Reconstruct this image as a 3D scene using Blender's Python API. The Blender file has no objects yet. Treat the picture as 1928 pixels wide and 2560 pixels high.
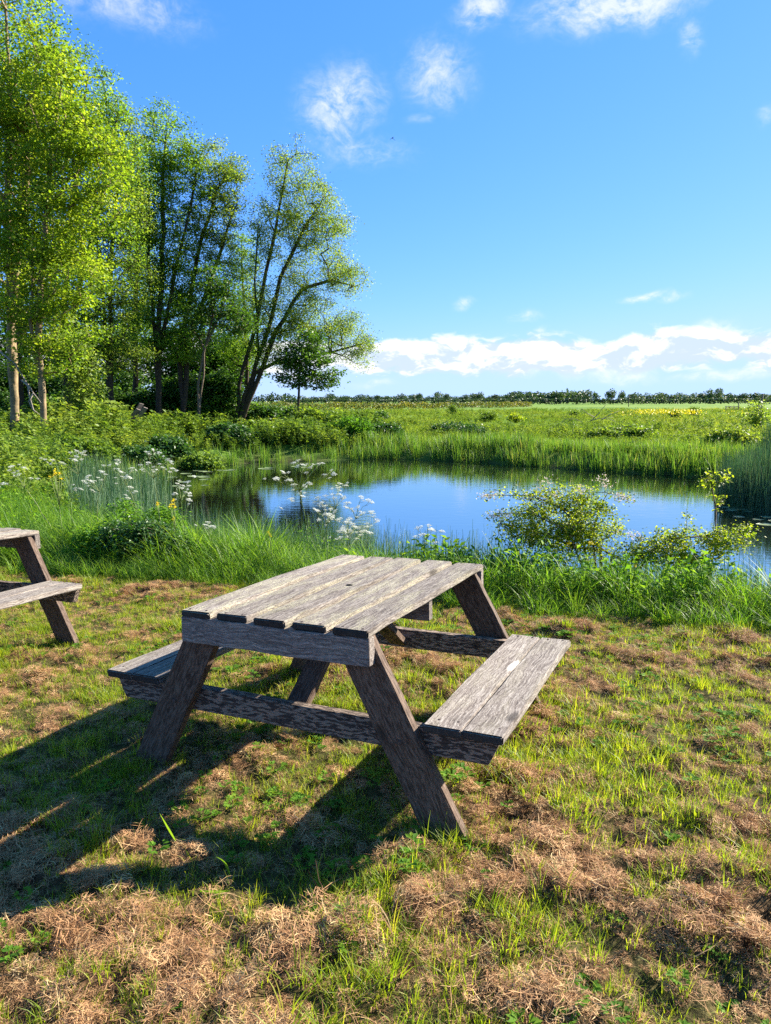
import bpy, math, random
import numpy as np
from mathutils import Vector, Matrix

random.seed(7)
RNG = np.random.default_rng(7)
SC = bpy.context.scene
COL = SC.collection
rad = math.radians

# ------------------------------------------------------------------ camera
CAM_H, PITCH, ROLL, FPX = 1.55, 0.1545, -0.0026, 1787.4      # metres, radians, focal length in photo pixels
cam = bpy.data.cameras.new('camera'); camo = bpy.data.objects.new('camera', cam); COL.objects.link(camo)
cam.sensor_fit = 'VERTICAL'; cam.sensor_height = 36.0; cam.sensor_width = 36.0
cam.lens = 36.0 * FPX / 2560.0
cam.clip_start = 0.05; cam.clip_end = 9000.0
camo.location = (0, 0, CAM_H)
camo.rotation_euler = (math.pi / 2 - PITCH, 0, 0)
camo.rotation_euler = (camo.rotation_euler.to_matrix() @ Matrix.Rotation(ROLL, 3, 'Z')).to_euler()
SC.camera = camo

# ------------------------------------------------------------------ light
SUN_EL, SUN_AZ = rad(28.5), rad(63.0)      # azimuth measured from +Y towards +X
sund = Vector((math.sin(SUN_AZ) * math.cos(SUN_EL), math.cos(SUN_AZ) * math.cos(SUN_EL), math.sin(SUN_EL)))
sl = bpy.data.lights.new('sun', 'SUN'); slo = bpy.data.objects.new('sun', sl); COL.objects.link(slo)
sl.energy = 4.45; sl.angle = rad(0.5); sl.color = (1.0, 0.92, 0.77)
slo.rotation_euler = sund.to_track_quat('Z', 'Y').to_euler()
slo.location = (20, 10, 30)

SC.view_settings.view_transform = 'Standard'; SC.view_settings.look = 'None'
SC.view_settings.gamma = 1.0; SC.view_settings.exposure = 2.02
SC.view_settings.use_curve_mapping = False
SC.cycles.max_bounces = 8; SC.cycles.diffuse_bounces = 3; SC.cycles.glossy_bounces = 3
SC.cycles.transmission_bounces = 4; SC.cycles.transparent_max_bounces = 8
SC.cycles.caustics_reflective = False; SC.cycles.caustics_refractive = False
SC.cycles.use_denoising = False
SC.cycles.use_adaptive_sampling = True; SC.cycles.adaptive_threshold = 0.012
SC.cycles.volume_step_rate = 4.0
SC.cycles.sample_clamp_direct = 0.7; SC.cycles.sample_clamp_indirect = 0.6

def pxdir(px, py):
    """world direction through a pixel of the photograph"""
    u, v = px - 964.0, 1280.0 - py
    c, s = math.cos(-ROLL), math.sin(-ROLL)
    u, v = c * u - s * v, s * u + c * v
    cp, sp = math.cos(PITCH), math.sin(PITCH)
    return Vector((u, cp * FPX + sp * v, -sp * FPX + cp * v)).normalized()

def at(px, py, D):
    """point on that line at forward distance D"""
    d = pxdir(px, py); k = D / d.y
    return np.array([d.x * k, D, CAM_H + d.z * k])

# ------------------------------------------------------------------ node helpers
class NT:
    def __init__(s, tree): s.t = tree
    def n(s, typ, **kw):
        nd = s.t.nodes.new(typ)
        for k, v in kw.items(): setattr(nd, k, v)
        return nd
    def put(s, sock, v):
        if isinstance(v, bpy.types.NodeSocket): s.t.links.new(v, sock)
        elif v is not None: sock.default_value = v
    def m(s, op, a, b=None, c=None, clamp=False):
        nd = s.n('ShaderNodeMath', operation=op, use_clamp=clamp)
        s.put(nd.inputs[0], a); s.put(nd.inputs[1], b); s.put(nd.inputs[2], c)
        return nd.outputs[0]
    def vm(s, op, a, b=None, out=0):
        nd = s.n('ShaderNodeVectorMath', operation=op)
        s.put(nd.inputs[0], a); s.put(nd.inputs[1], b)
        return nd.outputs[out]
    def mix(s, f, a, b, blend='MIX'):
        nd = s.n('ShaderNodeMix', data_type='RGBA', blend_type=blend)
        s.put(nd.inputs[0], f); s.put(nd.inputs[6], a); s.put(nd.inputs[7], b)
        return nd.outputs[2]
    def noise(s, vec, scale, detail=4.0, rough=0.55, dist=0.0, out=0):
        nd = s.n('ShaderNodeTexNoise'); s.put(nd.inputs['Vector'], vec)
        nd.inputs['Scale'].default_value = scale; nd.inputs['Detail'].default_value = detail
        nd.inputs['Roughness'].default_value = rough; nd.inputs['Distortion'].default_value = dist
        return nd.outputs[out]
    def ss(s, v, a, b):
        nd = s.n('ShaderNodeMapRange', interpolation_type='SMOOTHSTEP')
        s.put(nd.inputs[0], v); nd.inputs[1].default_value = a; nd.inputs[2].default_value = b
        return nd.outputs[0]
    def ramp(s, f, stops):
        nd = s.n('ShaderNodeValToRGB'); s.put(nd.inputs[0], f)
        el = nd.color_ramp.elements
        while len(el) < len(stops): el.new(0.5)
        for e, (p, c) in zip(el, stops): e.position = p; e.color = (*c, 1)
        return nd.outputs[0]

# ------------------------------------------------------------------ world
W = bpy.data.worlds.new('World'); SC.world = W; W.use_nodes = True
wt = NT(W.node_tree); W.node_tree.nodes.clear()
sky = wt.n('ShaderNodeTexSky', sky_type='NISHITA', sun_disc=False)
sky.sun_elevation = SUN_EL; sky.sun_rotation = SUN_AZ
sky.altitude = 0; sky.air_density = 0.65; sky.dust_density = 0.1; sky.ozone_density = 7.0
ss_ = wt.n('ShaderNodeSeparateColor'); wt.t.links.new(sky.outputs[0], ss_.inputs[0])
cc_ = wt.n('ShaderNodeCombineColor')
for i_, (gain, pw, cap) in enumerate(((0.93, 1.0, 2.6), (1.53, .61, 3.75), (1.60, 1.0, 5.9))):      # the clear saturated blue of the day, paling towards the horizon
    q_ = wt.m('SMOOTH_MIN', wt.m('MULTIPLY', wt.m('POWER', ss_.outputs[i_], pw), gain), cap, 1.4); wt.put(cc_.inputs[i_], q_)
dirn = wt.vm('NORMALIZE', wt.n('ShaderNodeTexCoord').outputs['Generated'])
sep = wt.n('ShaderNodeSeparateXYZ'); wt.put(sep.inputs[0], dirn)
dx, dy, dz = sep.outputs
el = wt.m('ARCSINE', dz)
# wisps of cirrus / torn cumulus
warp = wt.vm('SCALE', wt.vm('SUBTRACT', wt.noise(dirn, 9.0, 3.0, 0.6, out=1), (0.5, 0.5, 0.5)))
warp.node.inputs['Scale'].default_value = 0.055
dw = wt.vm('ADD', dirn, warp)
n1 = wt.noise(wt.vm('MULTIPLY', dw, (1, 1, 1.9)), 22.0, 8.0, 0.64, 0.6)
n0 = wt.noise(wt.vm('MULTIPLY', dw, (1, 1, 1.6)), 80.0, 5.0, 0.65)
n2 = wt.noise(dw, 7.0, 4.0, 0.55)
WISPS = [  # px, py, half width, half height, tilt, strength
    (850, 265, 105, 70, -0.5, 1.0), (900, 365, 150, 40, 0.15, .62), (1095, 185, 90, 62, 0.3, .85), (1212, 38, 66, 42, -0.3, 1.1),
    (1560, 12, 190, 52, -0.05, 1.25), (1755, 82, 32, 40, 0, .75), (310, 8, 190, 52, 0.1, .75), (820, 330, 60, 80, -.6, .55),
    (1612, 751, 62, 13, 0, 1.25), (1690, 757, 36, 10, -.2, .9), (1165, 757, 34, 12, -.25, .8), (1325, 800, 40, 15, -.1, .7),
    (1795, 826, 50, 24, -0.1, 1.2), (1055, 290, 40, 16, 0, .5), (930, 955, 60, 14, -.2, .7), (1810, 942, 130, 20, 0, .85),
    (1550, 930, 90, 22, 0, .85), (1330, 915, 60, 26, 0, 1.0), (1430, 925, 60, 20, 0, .9), (1920, 300, 26, 30, 0, .6),
    (2300, 250, 160, 90, .2, .9), (-400, 300, 200, 90, 0, .8), (2700, 700, 200, 40, 0, 1.0), (-900, 650, 260, 50, 0, 1.0)]
tot = None
for px, py, hw, hh, tl, st in WISPS:
    tl = -tl
    c = pxdir(px, py)
    r = Vector((c.y, -c.x, 0)).normalized(); u = r.cross(c).normalized()
    ct, sn = math.cos(tl), math.sin(tl)
    rr, uu = r * ct + u * sn, u * ct - r * sn
    k = c.y
    a = wt.vm('DOT_PRODUCT', dw, tuple(rr * (FPX / hw / k)), out=1)
    b = wt.vm('DOT_PRODUCT', dw, tuple(uu * (FPX / hh / k)), out=1)
    f = wt.m('GREATER_THAN', wt.vm('DOT_PRODUCT', dirn, tuple(c), out=1), 0.3)
    q = wt.m('ADD', wt.m('MULTIPLY', a, a), wt.m('MULTIPLY', b, b))
    g = wt.m('MULTIPLY', wt.m('MULTIPLY', wt.m('EXPONENT', wt.m('MULTIPLY', q, -1.0)), st), f)
    tot = g if tot is None else wt.m('MAXIMUM', tot, g)
# sparse wisps over the rest of the sky, same kind
rest = wt.m('MULTIPLY', wt.ss(n2, 0.62, 0.80), wt.m('MULTIPLY', wt.ss(dy, 0.25, -0.2), 0.8))
tot = wt.m('MAXIMUM', tot, rest)
dens = wt.ss(wt.m('MULTIPLY', tot, wt.m('ADD', wt.m('MULTIPLY', wt.m('ADD', wt.m('MULTIPLY', n1, .6), wt.m('MULTIPLY', n0, .4)), 3.2), -0.90)), 0.06, 1.15)
# low bank of cumulus near the horizon
bv = wt.vm('MULTIPLY', dw, (1, 1, 2.4))
b1 = wt.noise(bv, 13.0, 6.0, 0.58)
b1up = wt.noise(wt.vm('ADD', bv, (0.008, 0.004, 0.022)), 13.0, 6.0, 0.58)
topn = wt.noise(wt.vm('MULTIPLY', dirn, (1, 1, 0.25)), 6.0, 3.0, 0.5)
eld = wt.m('MULTIPLY', el, 57.2958)
bandc = wt.m('ADD', 3.35, wt.m('MULTIPLY', wt.m('SUBTRACT', topn, 0.5), 1.7))
bandc = wt.m('ADD', bandc, wt.m('MULTIPLY', dx, 0.5))
bd = wt.m('DIVIDE', wt.m('SUBTRACT', eld, bandc), 1.45)
band = wt.m('EXPONENT', wt.m('MULTIPLY', wt.m('MULTIPLY', bd, bd), -1.0))
bdens = wt.ss(wt.m('ADD', wt.m('MULTIPLY', band, 0.78), wt.m('MULTIPLY', wt.m('SUBTRACT', b1, 0.5), 1.5)), 0.26, 0.56)
bdens = wt.m('MULTIPLY', bdens, wt.ss(band, 0.05, 0.3))
lit = wt.ss(wt.m('ADD', wt.m('SUBTRACT', b1, b1up), wt.m('MULTIPLY', bd, 0.05)), -0.05, 0.05)
ccol = wt.mix(lit, (3.1, 3.65, 4.6, 1), (4.95, 4.95, 5.0, 1))
base = wt.mix(wt.m('MULTIPLY', dens, 0.76), cc_.outputs[0], (4.7, 4.8, 4.95, 1))
allc = wt.mix(wt.m('MULTIPLY', bdens, 0.92), base, ccol)
bg = wt.n('ShaderNodeBackground'); wt.put(bg.inputs[0], allc); bg.inputs[1].default_value = 0.059
wo = wt.n('ShaderNodeOutputWorld'); wt.t.links.new(bg.outputs[0], wo.inputs[0])

# ------------------------------------------------------------------ tagging and mesh helpers
def tag(o, label=None, cat=None, group=None, kind=None):
    if label: o['label'] = label
    if cat: o['category'] = cat
    if group: o['group'] = group
    if kind: o['kind'] = kind
    return o

def empty(name, loc, rz=0.0, label=None, cat=None, group=None):
    o = bpy.data.objects.new(name, None); COL.objects.link(o)
    o.empty_display_size = 0.2; o.location = Vector([float(a) for a in loc]); o.rotation_euler = (0, 0, rz)
    return tag(o, label, cat, group)

def link(name, mesh, mat=None, parent=None, loc=None):
    if mat is not None and not mesh.materials: mesh.materials.append(mat)
    o = bpy.data.objects.new(name, mesh); COL.objects.link(o)
    if parent is not None: o.parent = parent
    if loc is not None: o.location = Vector([float(a) for a in loc])
    return o

def nmesh(name, verts, faces, rnd=None, smooth=False):
    """verts (N,3); faces: list of int arrays (M,k), each of constant k"""
    verts = np.asarray(verts, dtype=np.float32)
    faces = [np.asarray(f, dtype=np.int32) for f in (faces if isinstance(faces, list) else [faces]) if len(f)]
    me = bpy.data.meshes.new(name)
    me.vertices.add(len(verts)); me.vertices.foreach_set('co', verts.ravel())
    loops = np.concatenate([f.ravel() for f in faces]); tots = np.concatenate([np.full(len(f), f.shape[1], np.int32) for f in faces])
    starts = np.concatenate([[0], np.cumsum(tots)[:-1]]).astype(np.int32)
    me.loops.add(len(loops)); me.loops.foreach_set('vertex_index', loops)
    me.polygons.add(len(tots)); me.polygons.foreach_set('loop_start', starts); me.polygons.foreach_set('loop_total', tots)
    if smooth: me.polygons.foreach_set('use_smooth', np.ones(len(tots), dtype=bool))
    if rnd is not None:
        at_ = me.attributes.new('rnd', 'FLOAT', 'POINT'); at_.data.foreach_set('value', np.asarray(rnd, dtype=np.float32))
    me.update(calc_edges=True)
    return me

class Bag:
    """collects vertex/quad/tri arrays into one mesh"""
    def __init__(s): s.v = []; s.q = []; s.t = []; s.r = []; s.n = 0
    def add(s, v, q=None, t=None, r=None):
        v = np.asarray(v, float)
        if q is not None and len(q): s.q.append(np.asarray(q, np.int64) + s.n)
        if t is not None and len(t): s.t.append(np.asarray(t, np.int64) + s.n)
        s.r.append(np.zeros(len(v)) if r is None else np.broadcast_to(r, (len(v),)).astype(float))
        s.v.append(v); s.n += len(v); return s
    def mesh(s, name, smooth=False):
        f = []
        if s.q: f.append(np.concatenate(s.q))
        if s.t: f.append(np.concatenate(s.t))
        return nmesh(name, np.concatenate(s.v), f, np.concatenate(s.r), smooth)

def unit(a): return a / (np.linalg.norm(a, axis=-1, keepdims=True) + 1e-12)

def leaf_quads(bag, c, d, nrm, L, Wd, r=None, shape=0.45, fold=0.12):
    """leaf blades: base c, direction d, face normal nrm, length L, width Wd (all arrays)"""
    n = len(c); d = unit(d); s = unit(np.cross(d, nrm)); nn = np.cross(s, d)
    L = np.broadcast_to(L, (n,))[:, None]; Wd = np.broadcast_to(Wd, (n,))[:, None]
    v = np.stack([c, c + d * L * shape + s * Wd * .5 + nn * Wd * fold, c + d * L - nn * L * .08, c + d * L * shape - s * Wd * .5 + nn * Wd * fold], 1).reshape(-1, 3)
    i = np.arange(n)[:, None] * 4
    rr = RNG.random(n) if r is None else r
    bag.add(v, t=np.concatenate([i + [0, 1, 2], i + [0, 2, 3]]), r=np.repeat(rr, 4))

def blades(bag, p, az, h, bend, w, segs=3, r=None, twist=None, tipw=0.08):
    """curved grass blades as tapering ribbons"""
    n = len(p); h = np.broadcast_to(h, (n,)); bend = np.broadcast_to(bend, (n,)); w = np.broadcast_to(w, (n,))
    tw = az + np.pi / 2 + (RNG.normal(0, .5, n) if twist is None else twist)
    s = np.stack([np.cos(tw), np.sin(tw), np.zeros(n)], 1); dh = np.stack([np.cos(az), np.sin(az), np.zeros(n)], 1)
    vs = []
    for k in range(segs + 1):
        t = k / segs
        pos = p + dh * (bend * h * t * t)[:, None] + np.array([0, 0, 1.0]) * (h * (t - .38 * np.minimum(bend, 1.6) * t * t))[:, None]
        ww = (w * (tipw + (1 - tipw) * (1 - t) ** .65) * .5)[:, None]
        vs += [pos - s * ww, pos + s * ww]
    v = np.stack(vs, 1).reshape(-1, 3); m = 2 * (segs + 1)
    i = np.arange(n)[:, None] * m
    q = np.concatenate([i + [2 * k, 2 * k + 1, 2 * k + 3, 2 * k + 2] for k in range(segs)])
    bag.add(v, q=q, r=np.repeat(RNG.random(n) if r is None else r, m))

def tubes(bag, A, B, ra, rb, sides=5, r=0.0):
    """tapering prisms from A to B"""
    A = np.asarray(A, float); B = np.asarray(B, float); n = len(A)
    d = unit(B - A); up = np.where(np.abs(d[:, 2:3]) > .9, np.array([[1., 0, 0]]), np.array([[0, 0, 1.]]))
    e1 = unit(np.cross(d, up)); e2 = np.cross(d, e1)
    ra = np.broadcast_to(ra, (n,))[:, None]; rb = np.broadcast_to(rb, (n,))[:, None]
    vs = []
    for P, R in ((A, ra), (B, rb)):
        for k in range(sides):
            a = 2 * np.pi * k / sides
            vs.append(P + (e1 * math.cos(a) + e2 * math.sin(a)) * R)
    v = np.stack(vs, 1).reshape(-1, 3); i = np.arange(n)[:, None] * (2 * sides)
    q = np.concatenate([i + [k, (k + 1) % sides, sides + (k + 1) % sides, sides + k] for k in range(sides)])
    bag.add(v, q=q, r=r)

def polytube(bag, pts, radii, sides=6, r=0.0, cap=True):
    """one continuous tube along a polyline"""
    P = np.asarray(pts, float); n = len(P); R = np.broadcast_to(radii, (n,))
    T = unit(np.gradient(P, axis=0)); e = np.array([1., 0.3, 0.1]); V = []
    for k in range(n):
        e1 = unit(np.cross(T[k], e)); e2 = np.cross(T[k], e1); e = -np.cross(T[k], e1) if False else e
        a = np.linspace(0, 2 * np.pi, sides, endpoint=False)
        V.append(P[k] + (np.cos(a)[:, None] * e1 + np.sin(a)[:, None] * e2) * R[k])
    V = np.concatenate(V); q = []
    for k in range(n - 1):
        for j in range(sides): q.append([k * sides + j, k * sides + (j + 1) % sides, (k + 1) * sides + (j + 1) % sides, (k + 1) * sides + j])
    t = []
    if cap:
        V = np.concatenate([V, P[:1], P[-1:]]); m = n * sides
        for j in range(sides):
            t.append([m, (j + 1) % sides, j]); t.append([m + 1, (n - 1) * sides + j, (n - 1) * sides + (j + 1) % sides])
    bag.add(V, q=q, t=t, r=r)

# value noise
_tab = RNG.random((256, 256))
def vnoise(x, y, scale=1.0, oct=3, seed=0):
    x = np.asarray(x, float) * scale + seed * 17.3; y = np.asarray(y, float) * scale + seed * 5.7
    out = 0; amp = 1.0; tot_ = 0
    for o in range(oct):
        xi = np.floor(x).astype(int); yi = np.floor(y).astype(int); fx = x - xi; fy = y - yi
        fx = fx * fx * (3 - 2 * fx); fy = fy * fy * (3 - 2 * fy)
        a = _tab[xi & 255, yi & 255]; b = _tab[(xi + 1) & 255, yi & 255]; c = _tab[xi & 255, (yi + 1) & 255]; d = _tab[(xi + 1) & 255, (yi + 1) & 255]
        out = out + amp * ((a * (1 - fx) + b * fx) * (1 - fy) + (c * (1 - fx) + d * fx) * fy)
        tot_ += amp; amp *= .5; x = x * 2.03 + 11.7; y = y * 2.03 + 3.1
    return out / tot_

def sstep(x, a, b):
    t = np.clip((np.asarray(x, float) - a) / (b - a), 0, 1); return t * t * (3 - 2 * t)

# ------------------------------------------------------------------ materials
def newmat(name):
    m = bpy.data.materials.new(name); m.use_nodes = True; m.node_tree.nodes.clear()
    t = NT(m.node_tree); out = t.n('ShaderNodeOutputMaterial')
    return m, t, out

def leafmat(name, stops, trans=0.42, tcol=None, rough=0.5, spec=0.35, inst=True, patch=None):
    """thin leaf: per-leaf and per-plant colour from a ramp, part of the light passes through"""
    m, t, out = newmat(name)
    a = t.n('ShaderNodeAttribute', attribute_name='rnd').outputs['Fac']
    oi = t.n('ShaderNodeObjectInfo')
    f = t.m('ADD', t.m('MULTIPLY', a, 0.6), t.m('MULTIPLY', oi.outputs['Random'], 0.4)) if inst else a
    if patch:
        g = t.n('ShaderNodeNewGeometry').outputs['Position']
        f = t.m('ADD', t.m('MULTIPLY', f, 0.6), t.m('MULTIPLY', t.ss(t.noise(g, patch, 2.0), .3, .7), 0.4))
    c = t.ramp(f, stops)
    p = t.n('ShaderNodeBsdfPrincipled'); t.put(p.inputs['Base Color'], c)
    p.inputs['Roughness'].default_value = rough; p.inputs['Specular IOR Level'].default_value = spec
    tr = t.n('ShaderNodeBsdfTranslucent')
    tc = t.mix(1.0, c, (*(tcol or (1.5, 1.45, 0.6)), 1), 'MULTIPLY'); t.put(tr.inputs[0], tc)
    mx = t.n('ShaderNodeMixShader'); mx.inputs[0].default_value = trans
    t.t.links.new(p.outputs[0], mx.inputs[1]); t.t.links.new(tr.outputs[0], mx.inputs[2]); t.t.links.new(mx.outputs[0], out.inputs[0])
    return m

def plainmat(name, col, rough=0.8, nscale=30.0, var=0.35, bump=0.2, spec=0.25, col2=None):
    m, t, out = newmat(name)
    o = t.n('ShaderNodeTexCoord').outputs['Object']
    nz = t.noise(o, nscale, 5.0, 0.6)
    c2 = col2 or tuple(max(0, x * (1 - var)) for x in col)
    c = t.mix(t.ss(nz, .3, .7), (*c2, 1), (*col, 1))
    p = t.n('ShaderNodeBsdfPrincipled'); t.put(p.inputs['Base Color'], c); p.inputs['Roughness'].default_value = rough
    p.inputs['Specular IOR Level'].default_value = spec
    b = t.n('ShaderNodeBump'); b.inputs['Strength'].default_value = bump; b.inputs['Distance'].default_value = 0.02; t.put(b.inputs['Height'], nz)
    t.t.links.new(b.outputs[0], p.inputs['Normal']); t.t.links.new(p.outputs[0], out.inputs[0])
    return m

def woodmat(name, dark, mid, pale, lichen=0.0, flake=0.0, endgrain=0.0, lich_col=(0.50, 0.47, 0.30), gain=1.0, scrape=None):
    """weathered board, grain along local X"""
    m, t, out = newmat(name)
    oc = t.n('ShaderNodeTexCoord').outputs['Object']; oi = t.n('ShaderNodeObjectInfo')
    off = t.vm('SCALE', (37.0, 91.0, 53.0)); t.put(off.node.inputs['Scale'], oi.outputs['Random'])
    v0 = t.vm('ADD', oc, off)
    wv = t.vm('SCALE', t.vm('SUBTRACT', t.noise(v0, 5.0, 2.0, out=1), (.5, .5, .5))); wv.node.inputs['Scale'].default_value = 0.05
    v = t.vm('ADD', v0, wv)
    g1 = t.noise(t.vm('MULTIPLY', v, (4, 140, 140)), 1.0, 5.0, 0.62)
    g2 = t.noise(t.vm('MULTIPLY', v, (22, 400, 400)), 1.0, 3.0, 0.6)
    g3 = t.noise(t.vm('MULTIPLY', v, (60, 190, 190)), 1.0, 3.0, 0.7)
    big = t.noise(v, 6.0, 3.0, 0.55)
    f = t.m('ADD', t.m('MULTIPLY', g1, .6), t.m('MULTIPLY', g2, .4))
    c = t.ramp(f, [(0.35, dark), (0.48, mid), (0.63, pale)])
    c = t.mix(t.m('MULTIPLY', t.ss(g3, .56, .68), 0.45), c, (*pale, 1))            # speckled pale fibres
    c = t.mix(t.m('MULTIPLY', t.ss(g3, .46, .34), 0.5), c, (*dark, 1))
    c = t.mix(t.m('MULTIPLY', t.ss(big, .60, .75), 0.4), c, (*dark, 1))           # damp dark patches
    if flake:
        fl = t.noise(t.vm('MULTIPLY', v, (24, 125, 125)), 1.0, 4.0, 0.6)
        c = t.mix(t.m('MULTIPLY', t.ss(fl, .495, .53), flake), c, (0.31, 0.235, 0.185, 1))
    if lichen:
        l1 = t.noise(v, 230.0, 3.0, 0.7); l2 = t.noise(t.vm('MULTIPLY', v, (3, 14, 14)), 1.0, 3.0, .6)
        c = t.mix(t.m('MULTIPLY', t.m('MULTIPLY', t.ss(l1, .50, .58), t.ss(l2, .44, .62)), lichen), c, (*lich_col, 1))
    # knots
    vo = t.n('ShaderNodeTexVoronoi'); t.put(vo.inputs['Vector'], t.vm('MULTIPLY', v, (2.2, 5.5, 5.5))); vo.inputs['Scale'].default_value = 1.0
    kn = t.m('MULTIPLY', t.ss(vo.outputs['Distance'], .16, .07), .75)
    c = t.mix(kn, c, (*[x * .45 for x in dark], 1))
    if endgrain:
        en = t.n('ShaderNodeSeparateXYZ'); t.put(en.inputs[0], t.n('ShaderNodeTexCoord').outputs['Normal'])
        c = t.mix(t.m('MULTIPLY', t.ss(t.m('ABSOLUTE', en.outputs[0]), .6, .9), endgrain), c, (.018, .015, .014, 1))
    if scrape:
        sp = t.n('ShaderNodeSeparateXYZ'); t.put(sp.inputs[0], t.vm('ADD', oc, wv))
        ex = t.m('DIVIDE', t.m('SUBTRACT', sp.outputs[0], scrape[0]), scrape[2]); ey = t.m('DIVIDE', t.m('SUBTRACT', sp.outputs[1], scrape[1]), scrape[3])
        ee = t.m('ADD', t.m('ADD', t.m('MULTIPLY', ex, ex), t.m('MULTIPLY', ey, ey)), t.m('MULTIPLY', t.m('SUBTRACT', g3, .5), 1.6))
        c = t.mix(t.m('MULTIPLY', t.ss(ee, 1.0, .5), .7), c, (0.62, 0.57, 0.5, 1))
    br = t.n('ShaderNodeMapRange'); t.put(br.inputs[0], t.m('FRACT', t.m('MULTIPLY', oi.outputs['Random'], 7.31))); br.inputs[3].default_value = .74; br.inputs[4].default_value = 1.14
    bc = t.vm('SCALE', c); t.put(bc.node.inputs['Scale'], br.outputs[0]); c = bc
    p = t.n('ShaderNodeBsdfPrincipled'); t.put(p.inputs['Base Color'], c)
    p.inputs['Roughness'].default_value = 0.78; p.inputs['Specular IOR Level'].default_value = 0.25
    b = t.n('ShaderNodeBump'); b.inputs['Strength'].default_value = 0.75; b.inputs['Distance'].default_value = 0.004
    t.put(b.inputs['Height'], t.m('SUBTRACT', t.m('ADD', f, t.m('MULTIPLY', g3, .4)), t.m('MULTIPLY', kn, .3)))
    t.t.links.new(b.outputs[0], p.inputs['Normal']); t.t.links.new(p.outputs[0], out.inputs[0])
    return m

G = lambda *c: c
M = {}
M['lawn'] = leafmat('lawn_blade', [(0.0, (.075, .14, .012)), (.4, (.165, .25, .018)), (.75, (.28, .335, .024)), (1, (.42, .38, .07))], .55)
M['hay'] = leafmat('dry_straw', [(0.0, (.14, .066, .030)), (.4, (.36, .195, .095)), (.75, (.52, .325, .165)), (1, (.70, .55, .29))], .18, (1.2, 1.0, .7), .7, .15)
M['bank'] = leafmat('bank_blade', [(0.0, (.035, .115, .014)), (.5, (.120, .245, .025)), (1, (.25, .36, .045))], .52)
M['rush'] = leafmat('rush_stem', [(0.0, (.022, .062, .032)), (.6, (.050, .125, .058)), (1, (.17, .22, .09))], .22, (1.2, 1.3, .7))
M['reed'] = leafmat('reed_blade', [(0.0, (.030, .10, .016)), (.5, (.095, .20, .028)), (.9, (.22, .30, .06)), (1, (.36, .31, .14))], .45)
M['scrub'] = leafmat('scrub_leaf', [(0.0, (.030, .085, .014)), (.5, (.130, .215, .030)), (1, (.29, .345, .065))], .45, patch=.25, spec=.2)
M['meadow'] = leafmat('meadow_blade', [(0.0, (.045, .12, .014)), (.5, (.155, .230, .030)), (1, (.31, .33, .065))], .42, patch=.06, spec=.1, rough=.7)
M['bramble'] = leafmat('bramble_leaf', [(0.0, (.018, .060, .012)), (.6, (.045, .120, .020)), (1, (.10, .19, .035))], .32, inst=False, spec=.5)
M['weed'] = leafmat('weed_leaf', [(0.0, (.05, .14, .018)), (.5, (.11, .24, .022)), (1, (.22, .34, .035))], .45, spec=.15, rough=.65)
M['ash'] = leafmat('sycamore_leaf', [(0.0, (.070, .150, .014)), (.5, (.175, .275, .024)), (1, (.33, .39, .048))], .55, inst=False, spec=.3)
M['willow'] = leafmat('willow_leaf', [(0.0, (.062, .122, .022)), (.5, (.165, .255, .040)), (1, (.31, .38, .085))], .55, inst=False, spec=.45)
M['poplar'] = leafmat('poplar_leaf', [(0.0, (.055, .125, .018)), (.5, (.150, .275, .030)), (1, (.28, .40, .060))], .56, inst=False, spec=.4)
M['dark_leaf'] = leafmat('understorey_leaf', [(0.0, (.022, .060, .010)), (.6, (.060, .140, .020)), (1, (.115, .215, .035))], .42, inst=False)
M['hawthorn'] = leafmat('hawthorn_leaf', [(0.0, (.05, .11, .012)), (.5, (.185, .27, .018)), (1, (.38, .41, .035))], .55, inst=False, spec=.3)
M['far_leaf'] = leafmat('far_tree_leaf', [(0.0, (.030, .060, .030)), (.5, (.055, .098, .045)), (1, (.095, .145, .06))], .25, patch=.02)  # blue-green cast puts the distance haze into the leaf colour, no haze volume
M['hedge'] = leafmat('olive_hedge_leaf', [(0.0, (.06, .095, .018)), (.5, (.145, .165, .030)), (1, (.27, .22, .055))], .38, inst=False, patch=.1)
M['bark'] = plainmat('grey_brown_bark', (.20, .15, .10), .9, 14.0, .6, .6)
M['bark_pale'] = plainmat('pale_brown_bark', (.32, .225, .125), .85, 5.0, .5, 1.0, col2=(.13, .105, .06))
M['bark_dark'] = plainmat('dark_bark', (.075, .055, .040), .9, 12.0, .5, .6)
M['twig'] = plainmat('hawthorn_bark', (.16, .115, .08), .85, 40.0, .5, .4)
M['stem'] = leafmat('green_stem', [(0, (.12, .19, .05)), (1, (.24, .27, .10))], .15, inst=False)
M['white_petal'] = leafmat('white_petal', [(0, (.60, .62, .55)), (1, (.82, .82, .78))], .35, (1, 1, .95), .6, .2, inst=False)
M['pink_petal'] = leafmat('blossom_petal', [(0, (.62, .46, .42)), (1, (.78, .70, .64))], .35, (1, .95, .9), .6, .2, inst=False)
M['yellow_petal'] = leafmat('yellow_petal', [(0, (.72, .56, .015)), (1, (.85, .72, .03))], .3, (1, 1, .5), .5, .3, inst=False)
M['pad'] = leafmat('lily_pad', [(0, (.10, .15, .07)), (1, (.22, .27, .14))], .05, inst=True, rough=.35, spec=.5)
M['top'] = woodmat('weathered_tabletop_wood', (.050, .039, .034), (.170, .139, .120), (.40, .355, .310), lichen=.9, endgrain=.9)
M['seat'] = woodmat('weathered_seat_wood', (.055, .043, .038), (.175, .144, .126), (.40, .36, .322), lichen=.25, endgrain=.9)
M['seat_scraped'] = woodmat('weathered_seat_wood_scraped', (.055, .043, .038), (.175, .144, .126), (.40, .36, .322), lichen=.25, endgrain=.9, scrape=(.12, -.060, .085, .017))
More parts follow.
